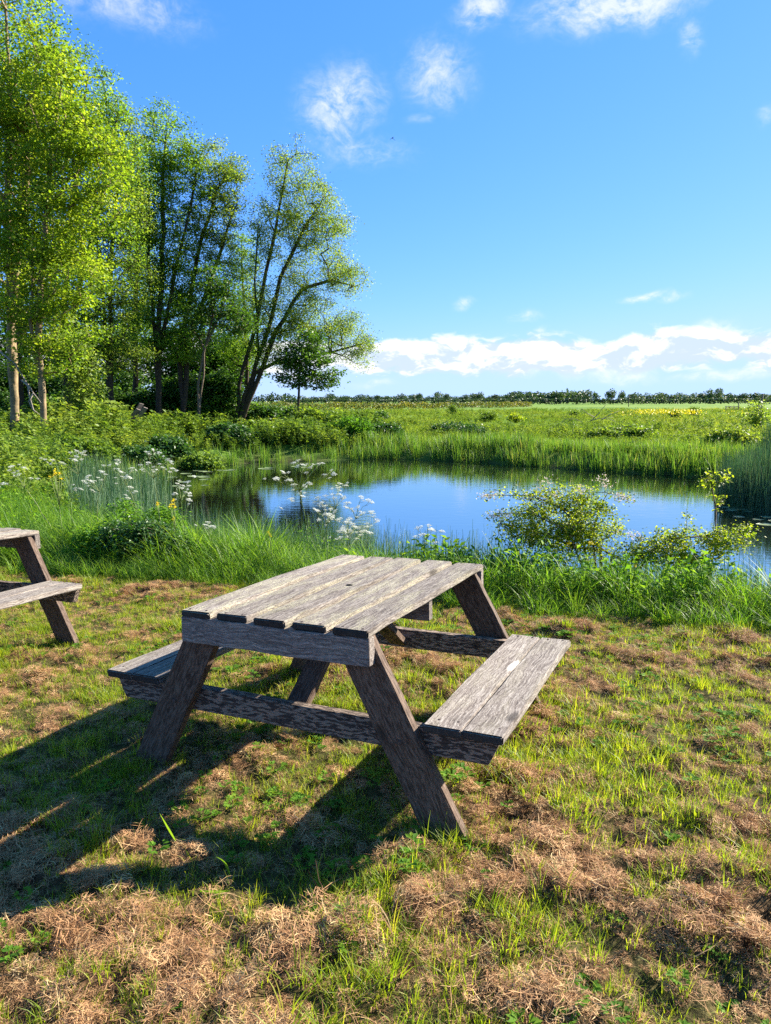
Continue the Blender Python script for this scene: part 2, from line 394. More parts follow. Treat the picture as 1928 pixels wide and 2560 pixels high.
M['leg'] = woodmat('dark_brown_leg_wood', (.024, .014, .010), (.062, .036, .024), (.145, .096, .067), flake=.20)
M['cleat'] = woodmat('grey_cleat_wood', (.048, .038, .036), (.140, .114, .102), (.32, .28, .25), lichen=.1)
M['bearer'] = woodmat('flaking_bearer_wood', (.026, .019, .018), (.050, .037, .033), (.11, .083, .07), flake=.9)
M['post'] = plainmat('grey_post_wood', (.19, .16, .13), .85, 6.0, .5, .3)
M['bird'] = plainmat('dark_plumage', (.02, .02, .025), .6, 60.0, .3, .1)
M['dead'] = plainmat('bleached_dead_wood', (.34, .29, .24), .85, 20.0, .5, .4)

# ------------------------------------------------------------------ terrain
WATER_Z = -0.75
POND = np.array([(-7.4, 24.7), (-5.9, 26.2), (-3.3, 27.7), (.6, 29.0), (4.2, 26.3), (7.0, 23.4), (9.4, 21.6), (10.2, 19.6), (9.2, 17.4), (8.0, 15.6), (8.6, 14.4), (10.5, 12.8),
                 (11.5, 10.2), (10.5, 7.4), (8.5, 6.3), (6.5, 6.0), (4.5, 6.35), (2.8, 7.05), (1.0, 7.8), (-.8, 8.5), (-2.5, 9.7), (-4.0, 11.0), (-5.5, 13.5), (-6.8, 17.0), (-7.7, 21.0)])
for _ in range(3):
    nx = np.roll(POND, -1, 0); POND = np.stack([POND * .75 + nx * .25, POND * .25 + nx * .75], 1).reshape(-1, 2)
LAWN_EDGE = np.array([(-40, 20), (-14, 10.6), (-8, 8.4), (-4, 7.35), (-2.4, 6.85), (-1, 6.35), (1, 5.45), (2.5, 4.85), (4, 4.35), (6.5, 3.4), (14, 0.5), (40, -8)], float)

def pond_sd(x, y):
    """signed distance to the pond outline, positive on land"""
    x = np.asarray(x, float); y = np.asarray(y, float); sh = x.shape
    X = x.ravel(); Y = y.ravel(); best = np.full(X.shape, 1e9); inside = np.zeros(X.shape, bool)
    near = (X > -25) & (X < 28) & (Y > -10) & (Y < 47)
    Xn, Yn = X[near], Y[near]; bn = np.full(Xn.shape, 1e9); ins = np.zeros(Xn.shape, bool)
    A = POND; B = np.roll(POND, -1, 0)
    for (ax, ay), (bx_, by) in zip(A, B):
        ux, uy = bx_ - ax, by - ay; L2 = ux * ux + uy * uy
        t = np.clip(((Xn - ax) * ux + (Yn - ay) * uy) / L2, 0, 1)
        bn = np.minimum(bn, (Xn - ax - t * ux) ** 2 + (Yn - ay - t * uy) ** 2)
        c = ((ay > Yn) != (by > Yn)) & (Xn < ux * (Yn - ay) / (by - ay + 1e-12) + ax); ins ^= c
    best[near] = np.sqrt(bn) * np.where(ins, -1, 1); best[~near] = 20
    return best.reshape(sh)

def lawn_sd(x, y):
    """positive on the mown lawn, metres from its edge"""
    return (np.interp(x, LAWN_EDGE[:, 0], LAWN_EDGE[:, 1]) - y) * .88

def hay_amount(x, y):
    """0 = green turf, 1 = dead cut grass"""
    n = vnoise(x, y, 1.5, 4, 1) * .55 + vnoise(x, y, 4.6, 2, 5) * .45
    bias = .10 * sstep(y, 3.2, 1.4) - .14 * sstep(y, 3.0, 5.2) * sstep(x, .9, -1.5) + .07 * sstep(x, .3, 1.6) * sstep(y, 4.4, 3.2) - .16 * np.exp(-((x + .35) / .45) ** 2 - ((y - 2.55) / .28) ** 2) \
        - .06 * sstep(x, .5, 1.2) * sstep(y, 3.4, 2.0)
    bias = bias + .14 * np.exp(-((x + 1.05) / .6) ** 2 - ((y - 2.35) / .45) ** 2) + .16 * np.exp(-((y - np.interp(x, LAWN_EDGE[:, 0], LAWN_EDGE[:, 1]) + .55) / .35) ** 2)
    return sstep(n + bias, .33, .76)

def hummock(x, y):
    h = hay_amount(x, y)
    r_ = 1 - np.abs(2 * vnoise(x, y, 8.5, 2, 9) - 1)
    return (vnoise(x, y, 5.2, 3, 2) - .5) * .085 * (.35 + .65 * h) + (r_ - .6) * .075 * (.25 + .75 * h) + (vnoise(x, y, 17.0, 1, 19) - .5) * .03 + .018 * h

def ground(x, y):
    x = np.asarray(x, float); y = np.asarray(y, float)
    pl = .0100 * (np.clip(x, -8, 8) + .434) - .0397 * (np.clip(y, -4, 7.2) - 2.56)
    far = sstep(y, 7, 12) ; pl = pl * (1 - far) + far * (-.22 + (vnoise(x, y, .12, 3, 3) - .5) * .28)
    sd = pond_sd(x, y)
    bw = 1.5
    t = sstep(sd, -.15, bw)
    z = np.where(sd > bw, pl, (WATER_Z - .06) * (1 - t) + pl * t)
    z = np.where(sd < -.15, WATER_Z - .06 - .6 * sstep(-sd, .15, 2.5), z)
    la = sstep(lawn_sd(x, y), -.3, .25)
    return z + hummock(x, y) * la * sstep(y, 11, 8) + (vnoise(x, y, .9, 2, 4) - .5) * .10 * (1 - la) * sstep(sd, .4, 2)

def axis(lo, hi, step, far_lo, far_hi, g=1.16):
    a = list(np.arange(lo, hi + 1e-6, step)); s = step; v = a[-1]
    while v < far_hi: s *= g; v += s; a.append(v)
    s = step; v = a[0]; b = []
    while v > far_lo: s *= g; v -= s; b.append(v)
    return np.array(b[::-1] + a)
xs = axis(-4.2, 4.2, .04, -6000, 6000); ys = axis(1.0, 7.6, .04, -400, 7000, 1.10)
GX, GY = np.meshgrid(xs, ys); GZ = ground(GX, GY)
nx_, ny_ = len(xs), len(ys)
idx = np.arange(nx_ * ny_).reshape(ny_, nx_)
gq = np.stack([idx[:-1, :-1], idx[:-1, 1:], idx[1:, 1:], idx[1:, :-1]], -1).reshape(-1, 4)
gm = nmesh('ground', np.stack([GX, GY, GZ], -1).reshape(-1, 3), gq, None, True)
for nm, val in (('lawn', sstep(lawn_sd(GX, GY), -.3, .25)), ('mud', sstep(pond_sd(GX, GY), .9, .2)), ('hay', hay_amount(GX, GY))):
    a_ = gm.attributes.new(nm, 'FLOAT', 'POINT'); a_.data.foreach_set('value', val.ravel().astype(np.float32))
m, t, out = newmat('soil_and_turf')
pos = t.n('ShaderNodeNewGeometry').outputs['Position']
A_ = lambda n: t.n('ShaderNodeAttribute', attribute_name=n).outputs['Fac']
fn = t.noise(pos, 55.0, 5.0, .65); sn = t.noise(t.vm('MULTIPLY', pos, (1, 1, .2)), 4.0, 4.0, .6)
hayc = t.ramp(fn, [(.25, (.018, .010, .006)), (.5, (.075, .042, .022)), (.75, (.26, .165, .085))])
grc = t.ramp(fn, [(.25, (.016, .015, .006)), (.5, (.060, .055, .018)), (.8, (.17, .145, .055))])
lawnc = t.mix(A_('hay'), grc, hayc)
bigp = t.noise(t.vm('MULTIPLY', pos, (.05, .022, 1)), 1.0, 5.0, .6)
fieldc = t.ramp(t.m('ADD', t.m('MULTIPLY', bigp, .75), t.m('MULTIPLY', sn, .25)), [(.28, (.065, .12, .015)), (.45, (.10, .19, .022)), (.58, (.15, .23, .035)), (.72, (.21, .26, .06))])
c = t.mix(A_('lawn'), fieldc, lawnc)
c = t.mix(A_('mud'), c, (.035, .028, .018, 1))
p = t.n('ShaderNodeBsdfPrincipled'); t.put(p.inputs['Base Color'], c); p.inputs['Roughness'].default_value = .95; p.inputs['Specular IOR Level'].default_value = .1
b = t.n('ShaderNodeBump'); b.inputs['Strength'].default_value = .8; b.inputs['Distance'].default_value = .02; t.put(b.inputs['Height'], fn)
t.t.links.new(b.outputs[0], p.inputs['Normal']); t.t.links.new(p.outputs[0], out.inputs[0])
tag(link('ground', gm, m), 'mown lawn sloping to a pond with flat fields beyond', 'ground', kind='structure')

# water
wx = np.linspace(-10, 14, 70); wy = np.linspace(5, 31, 70)
WX, WY = np.meshgrid(wx, wy); wi = np.arange(4900).reshape(70, 70)
wm = nmesh('pond_water', np.stack([WX, WY, np.full_like(WX, WATER_Z)], -1).reshape(-1, 3), np.stack([wi[:-1, :-1], wi[:-1, 1:], wi[1:, 1:], wi[1:, :-1]], -1).reshape(-1, 4), None, True)
m, t, out = newmat('still_pond_water')
pos = t.n('ShaderNodeNewGeometry').outputs['Position']
df = t.n('ShaderNodeBsdfDiffuse'); df.inputs[0].default_value = (.012, .015, .008, 1)
gl = t.n('ShaderNodeBsdfGlossy'); gl.inputs['Color'].default_value = (.90, .95, 1.0, 1); gl.inputs['Roughness'].default_value = .012
b = t.n('ShaderNodeBump'); b.inputs['Strength'].default_value = .04; b.inputs['Distance'].default_value = .05
t.put(b.inputs['Height'], t.m('ADD', t.noise(t.vm('MULTIPLY', pos, (1, 2.4, 1)), 3.2, 4.0, .5), t.m('MULTIPLY', t.noise(pos, .6, 2.0), .8)))
fr_ = t.n('ShaderNodeFresnel'); fr_.inputs['IOR'].default_value = 1.8
mx = t.n('ShaderNodeMixShader'); t.put(mx.inputs[0], t.m('ADD', .45, t.m('MULTIPLY', fr_.outputs[0], .55), clamp=True))
for q_ in (gl, df, fr_): t.t.links.new(b.outputs[0], q_.inputs['Normal'])
t.t.links.new(df.outputs[0], mx.inputs[1]); t.t.links.new(gl.outputs[0], mx.inputs[2]); t.t.links.new(mx.outputs[0], out.inputs[0])
tag(link('pond_water', wm, m), 'still dark pond reflecting the blue sky and reeds', 'water', kind='structure')

# ------------------------------------------------------------------ picnic tables
import bmesh
def board(name, size, mat, parent, loc, rot=None, bev=.004, seed=0, taper=None, wob=.0015, shear=None):
    """a sawn board: length along local X, width along Y, thickness along Z, softened uneven edges"""
    L, Wd, T = size
    bm = bmesh.new(); bmesh.ops.create_cube(bm, size=1.0)
    bmesh.ops.scale(bm, vec=(L, Wd, T), verts=bm.verts)
    if taper:                                  # pull the lower corners in at both ends
        for v in bm.verts:
            if (v.co.y < 0) == (taper > 0): v.co.x *= 1 - abs(taper) / (L / 2)
    if shear:
        for v in bm.verts: v.co.x += shear * v.co.y
    lon = [e for e in bm.edges if abs(e.verts[0].co.x - e.verts[1].co.x) > L * .5]
    bmesh.ops.subdivide_edges(bm, edges=lon, cuts=7, use_grid_fill=True)
    bmesh.ops.bevel(bm, geom=[e for e in bm.edges if e.calc_face_angle(0) > .5], offset=bev, segments=2, affect='EDGES')
    r = random.Random(seed * 13 + 5)
    ph = [r.uniform(0, 6.28) for _ in range(6)]
    for v in bm.verts:
        x = v.co.x / L * 6.28
        v.co.y += wob * (math.sin(x * 1.3 + ph[0]) + .6 * math.sin(x * 3.1 + ph[1])) + r.uniform(-1, 1) * wob * .5
        v.co.z += wob * (math.sin(x * .9 + ph[2]) + .5 * math.sin(x * 2.7 + ph[3])) + r.uniform(-1, 1) * wob * .4
        v.co.x += r.uniform(-1, 1) * wob * .8
    me = bpy.data.meshes.new(name); bm.to_mesh(me); bm.free()
    o = link(name, me, mat, parent, loc)
    if rot is not None: o.rotation_euler = rot
    return o

def basis(ex, ey):
    ex = Vector(ex).normalized(); ez = ex.cross(Vector(ey)).normalized(); ey = ez.cross(ex)
    return Matrix((ex, ey, ez)).transposed().to_euler()

TH, TW, TL = .74, .835, 1.364          # top height, width, length
def picnic_table(loc, yaw, label, seed, detail=True):
    gx, gy = .0100, -.0397
    root = empty('picnic_table', (loc[0], loc[1], 0), 0, label, 'picnic table', 'picnic tables on the lawn')
    # stand it square on the sloping lawn
    lx = Vector((math.cos(yaw), math.sin(yaw), 0)); ly = Vector((-math.sin(yaw), math.cos(yaw), 0))
    lx.z = gx * lx.x + gy * lx.y; ly.z = gx * ly.x + gy * ly.y
    root.rotation_euler = basis(lx, ly)
    root.location.z = .0100 * (loc[0] + .434) - .0397 * (loc[1] - 2.56) + loc[2]
    pt, ch, ct = .028, .104, .045
    zb = TH - pt
    along = lambda: basis((0, 1, 0), (-1, 0, 0))
    w, gp = .1430, .030
    for k in range(5):
        x = -TW / 2 + w / 2 + k * (w + gp)
        o = board('tabletop_plank', (TL, w, pt), M['top'], root, (x, TL / 2 + [.0, .004, -.003, .003, -.002][k], TH - pt / 2), along(), .005, seed + k, wob=.0026)
        if k == 2:                                             # parasol hole drilled through the middle plank
            cb = bmesh.new(); bmesh.ops.create_cone(cb, cap_ends=True, segments=20, radius1=.019, radius2=.019, depth=.2)
            cm = bpy.data.meshes.new('drill'); cb.to_mesh(cm); cb.free()
            co = bpy.data.objects.new('drill', cm); COL.objects.link(co); co.parent = o; co.location = (-.03, -.0, 0)
            md = o.modifiers.new('hole', 'BOOLEAN'); md.object = co; md.operation = 'DIFFERENCE'; md.solver = 'EXACT'
            bpy.context.view_layer.update()
            me2 = bpy.data.meshes.new_from_object(o.evaluated_get(bpy.context.evaluated_depsgraph_get()))
            o.modifiers.clear(); o.data = me2
            bpy.data.objects.remove(co)
        for sx in (-1, 1):
            for sy in (.023, TL - .023):
                nail(o, (sy - o.location.y, -sx * .04, pt / 2 + .0004))
    for y, nm in ((ct / 2, 'end_rail'), (TL / 2, 'middle_rail'), (TL - ct / 2, 'end_rail')):
        board(nm, (TW + (.006 if nm == 'end_rail' else -.06), ch, ct), M['cleat'], root, (0, y, zb - ch / 2 - .001), basis((1, 0, 0), (0, 0, 1)), .003, seed + 11 + int(y * 10))
    # legs
    lt = .044; ztop, zbot = zb - .004, -.07
    dx = .7705 - .4496; dzl = (zb - ch)
    sl = dx / dzl
    ang = math.atan(sl); hw = .166
    for y in (ct + lt / 2 + .001, TL - ct - lt / 2 - .001):
        for s in (-1, 1):
            xo = lambda z: s * (.7705 - hw / 2 - sl * z)
            a = Vector((xo(zbot), y, zbot)); b_ = Vector((xo(ztop), y, ztop))
            ln = (b_ - a).length
            o = board('leg', (ln, hw * math.cos(ang), lt), M['leg'], root, (a + b_) / 2, basis(b_ - a, (1, 0, 0)), .003, seed + 20 + s + int(y * 9),
                      shear=-math.tan(ang) * s)
    # bearers carrying the seats, inside the legs
    SH, st, bh, bt = .413, .032, .098, .045
    ZB = SH - st - bh / 2 - .001
    for y in (ct + lt + bt / 2 + .003, TL - ct - lt - bt / 2 - .003):
        board('seat_bearer', (1.745, bh, bt), M['bearer'], root, (0, y, ZB), basis((1, 0, 0), (0, 0, 1)), .003, seed + 30 + int(y * 9), taper=.045)
    # seats: two planks each side
    y0, y1 = .050, 1.262
    for s in (-1, 1):
        wp = .144
        for j in range(2):
            x = s * (.5995 + wp / 2 + j * (wp + .004))
            scr = (s == 1 and j == 0 and detail)
            o = board('seat_plank', (y1 - y0, wp, st), M['seat_scraped' if scr else 'seat'], root, (x, (y0 + y1) / 2, SH - st / 2), along(), .005, seed + 40 + s * 3 + j)
            for sy in (y0 + .06, y1 - .03):
                nail(o, (sy - o.location.y, .03, st / 2 + .0004)); nail(o, (sy + .006 - o.location.y, -.04, st / 2 + .0004))
    # slanting braces from the middle rail down to each bearer
    for yb, ym in ((ct + lt + bt + .02, TL / 2 - .03), (TL - ct - lt - bt - .02, TL / 2 + .03)):
        a = Vector((0, yb, ZB - .02)); b_ = Vector((0, ym, zb - .03))
        board('brace', ((b_ - a).length, .095, .034), M['leg'], root, (a + b_) / 2, basis(b_ - a, (1, 0, 0)), .003, seed + 50 + int(yb * 7))
    # bolts through the legs
    for y, d in ((ct - .001, 1),):
        for s in (-1, 1):
            bolt(root, (s * (.7705 - hw / 2 - sl * ZB), ct + .000, ZB))
    return root

_nm = {}
M['iron'] = plainmat('rusty_iron', (.085, .06, .05), .7, 80.0, .4, .2)
def nail(parent, loc):
    if 'nail' not in _nm:
        bm = bmesh.new(); bmesh.ops.create_cone(bm, cap_ends=True, segments=7, radius1=.006, radius2=.005, depth=.0012)
        me = bpy.data.meshes.new('nail'); bm.to_mesh(me); bm.free(); me.materials.append(M['iron']); _nm['nail'] = me
    return link('nail', _nm['nail'], None, parent, loc)
def bolt(parent, loc):
    if 'bolt' not in _nm:
        bm = bmesh.new(); bmesh.ops.create_cone(bm, cap_ends=True, segments=10, radius1=.012, radius2=.009, depth=.008)
        bmesh.ops.rotate(bm, cent=(0, 0, 0), matrix=Matrix.Rotation(math.pi / 2, 3, 'X'), verts=bm.verts)
        me = bpy.data.meshes.new('bolt'); bm.to_mesh(me); bm.free(); me.materials.append(M['iron']); _nm['bolt'] = me
    return link('bolt', _nm['bolt'], None, parent, loc)

picnic_table((-.4337, 2.5598, 0), -.4319, 'weathered grey wooden picnic table standing whole in the centre of the lawn', 1)
picnic_table((-3.332, 3.809, .035), -.396, 'weathered picnic table cut off by the left edge of the photo', 200, False)

# ------------------------------------------------------------------ grasses and ground cover
def asset_col(name, meshes):
    c = bpy.data.collections.new(name)
    for i, me in enumerate(meshes):
        o = bpy.data.objects.new('%s_%02d' % (name, i), me); c.objects.link(o)
    return c

def scatter(name, pts, rz, sc, idx, coll, label, cat, tilt=None):
    """one object: asset meshes instanced on the points"""
    n = len(pts)
    me = bpy.data.meshes.new(name); me.vertices.add(n); me.vertices.foreach_set('co', np.asarray(pts, np.float32).ravel())
    rot = np.zeros((n, 3), np.float32); rot[:, 2] = rz
    if tilt is not None: rot[:, 0] = tilt[0]; rot[:, 1] = tilt[1]
    sc = np.asarray(sc, np.float32)
    if sc.ndim == 1: sc = np.repeat(sc[:, None], 3, 1)
    for nm, ty, fld, val in (('rot', 'FLOAT_VECTOR', 'vector', rot), ('scl', 'FLOAT_VECTOR', 'vector', sc), ('pick', 'INT', 'value', np.asarray(idx, np.int32))):
        a = me.attributes.new(nm, ty, 'POINT'); a.data.foreach_set(fld, np.ascontiguousarray(val).ravel())
    o = bpy.data.objects.new(name, me); COL.objects.link(o); tag(o, label, cat, kind='stuff')
    ng = bpy.data.node_groups.new(name, 'GeometryNodeTree')
    ng.interface.new_socket('Geometry', in_out='INPUT', socket_type='NodeSocketGeometry')
    ng.interface.new_socket('Geometry', in_out='OUTPUT', socket_type='NodeSocketGeometry')
    gi = ng.nodes.new('NodeGroupInput'); go = ng.nodes.new('NodeGroupOutput')
    ip = ng.nodes.new('GeometryNodeInstanceOnPoints'); ci = ng.nodes.new('GeometryNodeCollectionInfo')
    ci.inputs['Collection'].default_value = coll; ci.inputs['Separate Children'].default_value = True; ci.inputs['Reset Children'].default_value = True
    def na(nm, ty):
        q = ng.nodes.new('GeometryNodeInputNamedAttribute'); q.data_type = ty; q.inputs['Name'].default_value = nm
        return q.outputs['Attribute']
    L = ng.links.new
    L(gi.outputs[0], ip.inputs['Points']); L(ci.outputs[0], ip.inputs['Instance']); ip.inputs['Pick Instance'].default_value = True
    L(na('pick', 'INT'), ip.inputs['Instance Index']); L(na('scl', 'FLOAT_VECTOR'), ip.inputs['Scale'])
    er = ng.nodes.new('FunctionNodeEulerToRotation'); L(na('rot', 'FLOAT_VECTOR'), er.inputs[0]); L(er.outputs[0], ip.inputs['Rotation'])
    L(ip.outputs[0], go.inputs[0])
    md = o.modifiers.new('scatter', 'NODES'); md.node_group = ng
    return o

R = RNG
def tuft(name, n, rad_, hmin, hmax, bmin, bmax, wmin, wmax, mat, segs=3, twist=None, tipw=.08):
    b = Bag(); a = R.uniform(0, 2 * np.pi, n); rr = rad_ * np.sqrt(R.random(n))
    p = np.stack([np.cos(a) * rr, np.sin(a) * rr, np.full(n, -.01)], 1)
    blades(b, p, a + R.normal(0, .9, n), R.uniform(hmin, hmax, n), R.uniform(bmin, bmax, n), R.uniform(wmin, wmax, n), segs, twist=twist, tipw=tipw)
    me = b.mesh(name); me.materials.append(mat); return me

def hay_tuft(name, n, rad_, mat, lift=.03, lmin=.03, lmax=.11):
    """a handful of dead cut blades lying on each other"""
    b = Bag(); a = R.uniform(0, 2 * np.pi, n); rr = rad_ * np.sqrt(R.random(n))
    c = np.stack([np.cos(a) * rr, np.sin(a) * rr, R.random(n) ** 1.5 * lift * (1 - (rr / rad_) ** 2 * .7)], 1)
    az = R.uniform(0, 2 * np.pi, n); L = R.uniform(lmin, lmax, n); pit = R.normal(.08, .24, n); w = R.uniform(.0011, .0028, n)
    d = np.stack([np.cos(az) * np.cos(pit), np.sin(az) * np.cos(pit), np.sin(pit)], 1)
    s = np.stack([-np.sin(az), np.cos(az), R.normal(0, .5, n)], 1); s = unit(s); bow = R.normal(0, .07, n) * L; lat = R.normal(0, .09, n) * L
    vs = []
    for t_, ww in ((-.5, .5), (-.1, 1), (.25, .9), (.5, .3)):
        q = c + d * (L * t_)[:, None] + np.array([0, 0, 1.]) * (bow * (1 - 4 * t_ * t_))[:, None] + s * (lat * (1 - 4 * t_ * t_))[:, None]
        vs += [q - s * (w * ww * .5)[:, None], q + s * (w * ww * .5)[:, None]]
    v = np.stack(vs, 1).reshape(-1, 3); i = np.arange(n)[:, None] * 8
    b.add(v, q=np.concatenate([i + [2 * k, 2 * k + 1, 2 * k + 3, 2 * k + 2] for k in range(3)]), r=np.repeat(R.random(n), 8))
    me = b.mesh(name); me.materials.append(mat); return me

def leafy_tuft(name, n, rx, hz, lmin, lmax, mat, stems=6):
    """upright leafy herbs (nettle, willowherb, bramble shoots)"""
    b = Bag(); a = R.uniform(0, 2 * np.pi, n)
    k = R.integers(0, stems, n); sa = R.uniform(0, 6.28, stems); sr = rx * np.sqrt(R.random(stems)); sh = hz * R.uniform(.55, 1.0, stems)
    t_ = R.random(n) ** .7
    c = np.stack([np.cos(sa[k]) * sr[k] * (.4 + .6 * t_), np.sin(sa[k]) * sr[k] * (.4 + .6 * t_), sh[k] * t_], 1) + R.normal(0, .10 * rx, (n, 3))
    d = np.stack([np.cos(a), np.sin(a), R.normal(.15, .4, n)], 1); nr = np.stack([R.normal(0, .5, n), R.normal(0, .5, n), np.ones(n)], 1)
    L = R.uniform(lmin, lmax, n); leaf_quads(b, c, d, nr, L, L * R.uniform(.42, .6, n))
    B = np.stack([np.cos(sa) * sr, np.sin(sa) * sr, sh], 1); A = B * [.4, .4, 0]
    tubes(b, A, B, .012 * hz, .004 * hz, 3, r=.2)
    me = b.mesh(name); me.materials.append(mat); return me

C_lawn = asset_col('lawn_tuft', [tuft('lawn_tuft', 18, .04, .03, .08, .15, .9, .0022, .0044, M['lawn']) for _ in range(4)] +
                   [tuft('lawn_tuft_tall', 12, .035, .06, .115, .2, .8, .0028, .0050, M['lawn']) for _ in range(2)])
C_hay = asset_col('hay_tuft', [hay_tuft('hay_tuft', 85, .055, M['hay'], .020, .015, .055) for _ in range(5)] + [hay_tuft('hay_tuft_long', 24, .10, M['hay'], .03, .06, .16) for _ in range(2)])
C_bank = asset_col('bank_tuft', [tuft('bank_tuft', 26, .09, .22, .52, .25, 1.1, .005, .012, M['bank'], 4) for _ in range(5)])
C_rush = asset_col('rush_tuft', [tuft('rush_tuft', 15, .13, .45, 1.0, .0, .16, .007, .011, M['rush'], 3, tipw=.3) for _ in range(4)])
C_reed = asset_col('reed_tuft', [tuft('reed_tuft', 17, .24, .55, 1.2, .02, .40, .018, .040, M['reed'], 3, tipw=.05) for _ in range(5)])
C_scrub = asset_col('scrub_tuft', [leafy_tuft('scrub_tuft', 190, .36, 1.0, .07, .17, M['scrub'], 8) for _ in range(5)])
C_mead = asset_col('meadow_tuft', [tuft('meadow_tuft', 40, .5, .25, .55, .2, .8, .018, .04, M['meadow'], 2) for _ in range(4)] + [leafy_tuft('meadow_herb', 60, .5, .45, .10, .2, M['meadow'], 7) for _ in range(2)])
C_herb = asset_col('bank_herb', [leafy_tuft('bank_herb', 46, .13, .42, .03, .075, M['weed'], 6) for _ in range(4)])

def pts_in(n, x0, x1, y0, y1): return R.uniform(x0, x1, n), R.uniform(y0, y1, n)
TABLE_FEET = np.array([(-1.05, 2.88), (.22, 2.33)])

# mown lawn: fan in front of the camera and a margin round it
def lawn_points(n, ymax=8.5):
    y = np.sqrt(R.uniform(.8 ** 2, ymax ** 2, n)); x = R.uniform(-.72, .72, n) * (y + .8)
    k = lawn_sd(x, y) > -.1
    return x[k], y[k]
x, y = lawn_points(54000)
h = hay_amount(x, y); keep = R.random(len(x)) < (.98 - .34 * h) * (.25 + .75 * sstep(vnoise(x, y, 6, 2, 8), .32, .6)); x, y, h = x[keep], y[keep], h[keep]
FEET = [np.array((tx, ty)) + np.array((math.cos(yw) * a - math.sin(yw) * b_, math.sin(yw) * a + math.cos(yw) * b_)) for tx, ty, yw in ((-.4337, 2.5598, -.4319), (-3.332, 3.809, -.396)) for a in (-.70, .70) for b_ in (.03, 1.33)]
fx = np.concatenate([f[0] + R.normal(0, .075, 34) for f in FEET]); fy = np.concatenate([f[1] + R.normal(0, .05, 34) - .01 for f in FEET])
x = np.concatenate([x, fx]); y = np.concatenate([y, fy]); h = hay_amount(x, y)
lush = sstep(vnoise(x, y, 2.2, 2, 21), .45, .7); lush[-len(fx):] = .8
scatter('lawn_grass', np.stack([x, y, ground(x, y) - .004], 1), R.uniform(0, 6.28, len(x)), R.uniform(.65, 1.1, len(x)) * (.8 + .35 * lush), np.where(R.random(len(x)) < .12 + .22 * lush, R.integers(4, 6, len(x)), R.integers(0, 4, len(x))),
        C_lawn, 'short green grass growing through the mown lawn', 'grass')
x, y = lawn_points(74000)
h = hay_amount(x, y); keep = R.random(len(x)) < .48 + .52 * h; x, y, h = x[keep], y[keep], h[keep]
pick = np.where(R.random(len(x)) < .05, R.integers(5, 7, len(x)), R.integers(0, 5, len(x)))
tl = (R.normal(0, .25, len(x)), R.normal(0, .25, len(x)))
heap = sstep(vnoise(x, y, 9.0, 2, 33), .45, .75)
scatter('cut_hay', np.stack([x, y, ground(x, y) - .004 + R.random(len(x)) * (.006 + .045 * heap * h)], 1), R.uniform(0, 6.28, len(x)), R.uniform(.6, 1.05, len(x)) * (.72 + .38 * heap) * (.65 + .35 * h), pick, C_hay,
        'dry brown clippings lying in clumps on the lawn', 'hay', tl)

# long grass of the near bank
def bank_points(n, x0=-9, x1=9):
    x, y = pts_in(n, x0, x1, 2.5, 14); ls = lawn_sd(x, y); sd = pond_sd(x, y)
    k = (ls < .12) & (sd > -.1) & (sd < 5.0) & (y < 13.5)
    return x[k], y[k], -ls[k], sd[k]
x, y, e, sd = bank_points(30000)
keep = R.random(len(x)) < (.55 + .45 * vnoise(x, y, 1.5, 2, 6)) * (.35 + .65 * sstep(e, 3.4, 1.5)); x, y, e, sd = x[keep], y[keep], e[keep], sd[keep]
s = R.uniform(.6, 1.15, len(x)) * (.55 + .55 * sstep(e, 0, .5)) * (.55 + .9 * vnoise(x, y, 1.1, 2, 12)) * np.where(x > 1.2, .85 - .30 * sstep(e, .4, 1.0), 1 - .25 * sstep(x, -1.5, 0) * sstep(e, .4, 1.0))
scatter('bank_grass', np.stack([x, y, ground(x, y)], 1), R.uniform(0, 6.28, len(x)), s, R.integers(0, 5, len(x)), C_bank, 'long lush green grass along the near pond bank', 'grass')
x, y, e, sd = bank_points(9000)
keep = (R.random(len(x)) < sstep(vnoise(x, y, .8, 2, 15), .45, .65)) & (e > .25) & (sd > .3); x, y = x[keep], y[keep]
scatter('bank_herbs', np.stack([x, y, ground(x, y)], 1), R.uniform(0, 6.28, len(x)), R.uniform(.6, 1.2, len(x)), R.integers(0, 4, len(x)), C_herb, 'leafy green weeds mixed into the bank grass', 'weeds')

# rushes standing in the near water, and the big stand at the right
x, y = pts_in(15000, -9, 8, 7, 19); sd = pond_sd(x, y)
left = x < -2.6 - .0 * y
dens = np.where(left, sstep(sd, -1.7, -.3) * .55, sstep(sd, -1.9, -.3) * .60) * sstep(sd, .75, .3) * sstep(vnoise(x, y, .7, 2, 31), .25, .55)
dens = dens * np.where(left | (y < 11), 1, 0) * np.where((x > 1.2) & (x < 3.4), .45, 1)
keep = R.random(len(x)) < dens; x, y = x[keep], y[keep]
s = R.uniform(.65, 1.1, len(x)) * np.where(x < -3.2, 1.1, .95)
scatter('shore_rushes', np.stack([x, y, np.maximum(ground(x, y), WATER_Z - .25)], 1), R.uniform(0, 6.28, len(x)), s, R.integers(0, 4, len(x)), C_rush, 'thin dark rushes standing in the shallow near water', 'rushes')
x, y = pts_in(2600, 7.0, 14.5, 14.0, 21.5); sd = pond_sd(x, y); keep = (sd > -.75) & (y > 14.3) & (y < 15.2 + (x - 6.5) * 1.2); x, y = x[keep], y[keep]
scatter('rush_stand', np.stack([x, y, np.maximum(ground(x, y), WATER_Z - .1)], 1), R.uniform(0, 6.28, len(x)), R.uniform(1.0, 1.45, len(x)), R.integers(0, 4, len(x)), C_rush,
        'dense blue-green stand of rushes at the right pond edge', 'rushes', (R.normal(0, .06, len(x)), R.normal(.08, .06, len(x))))

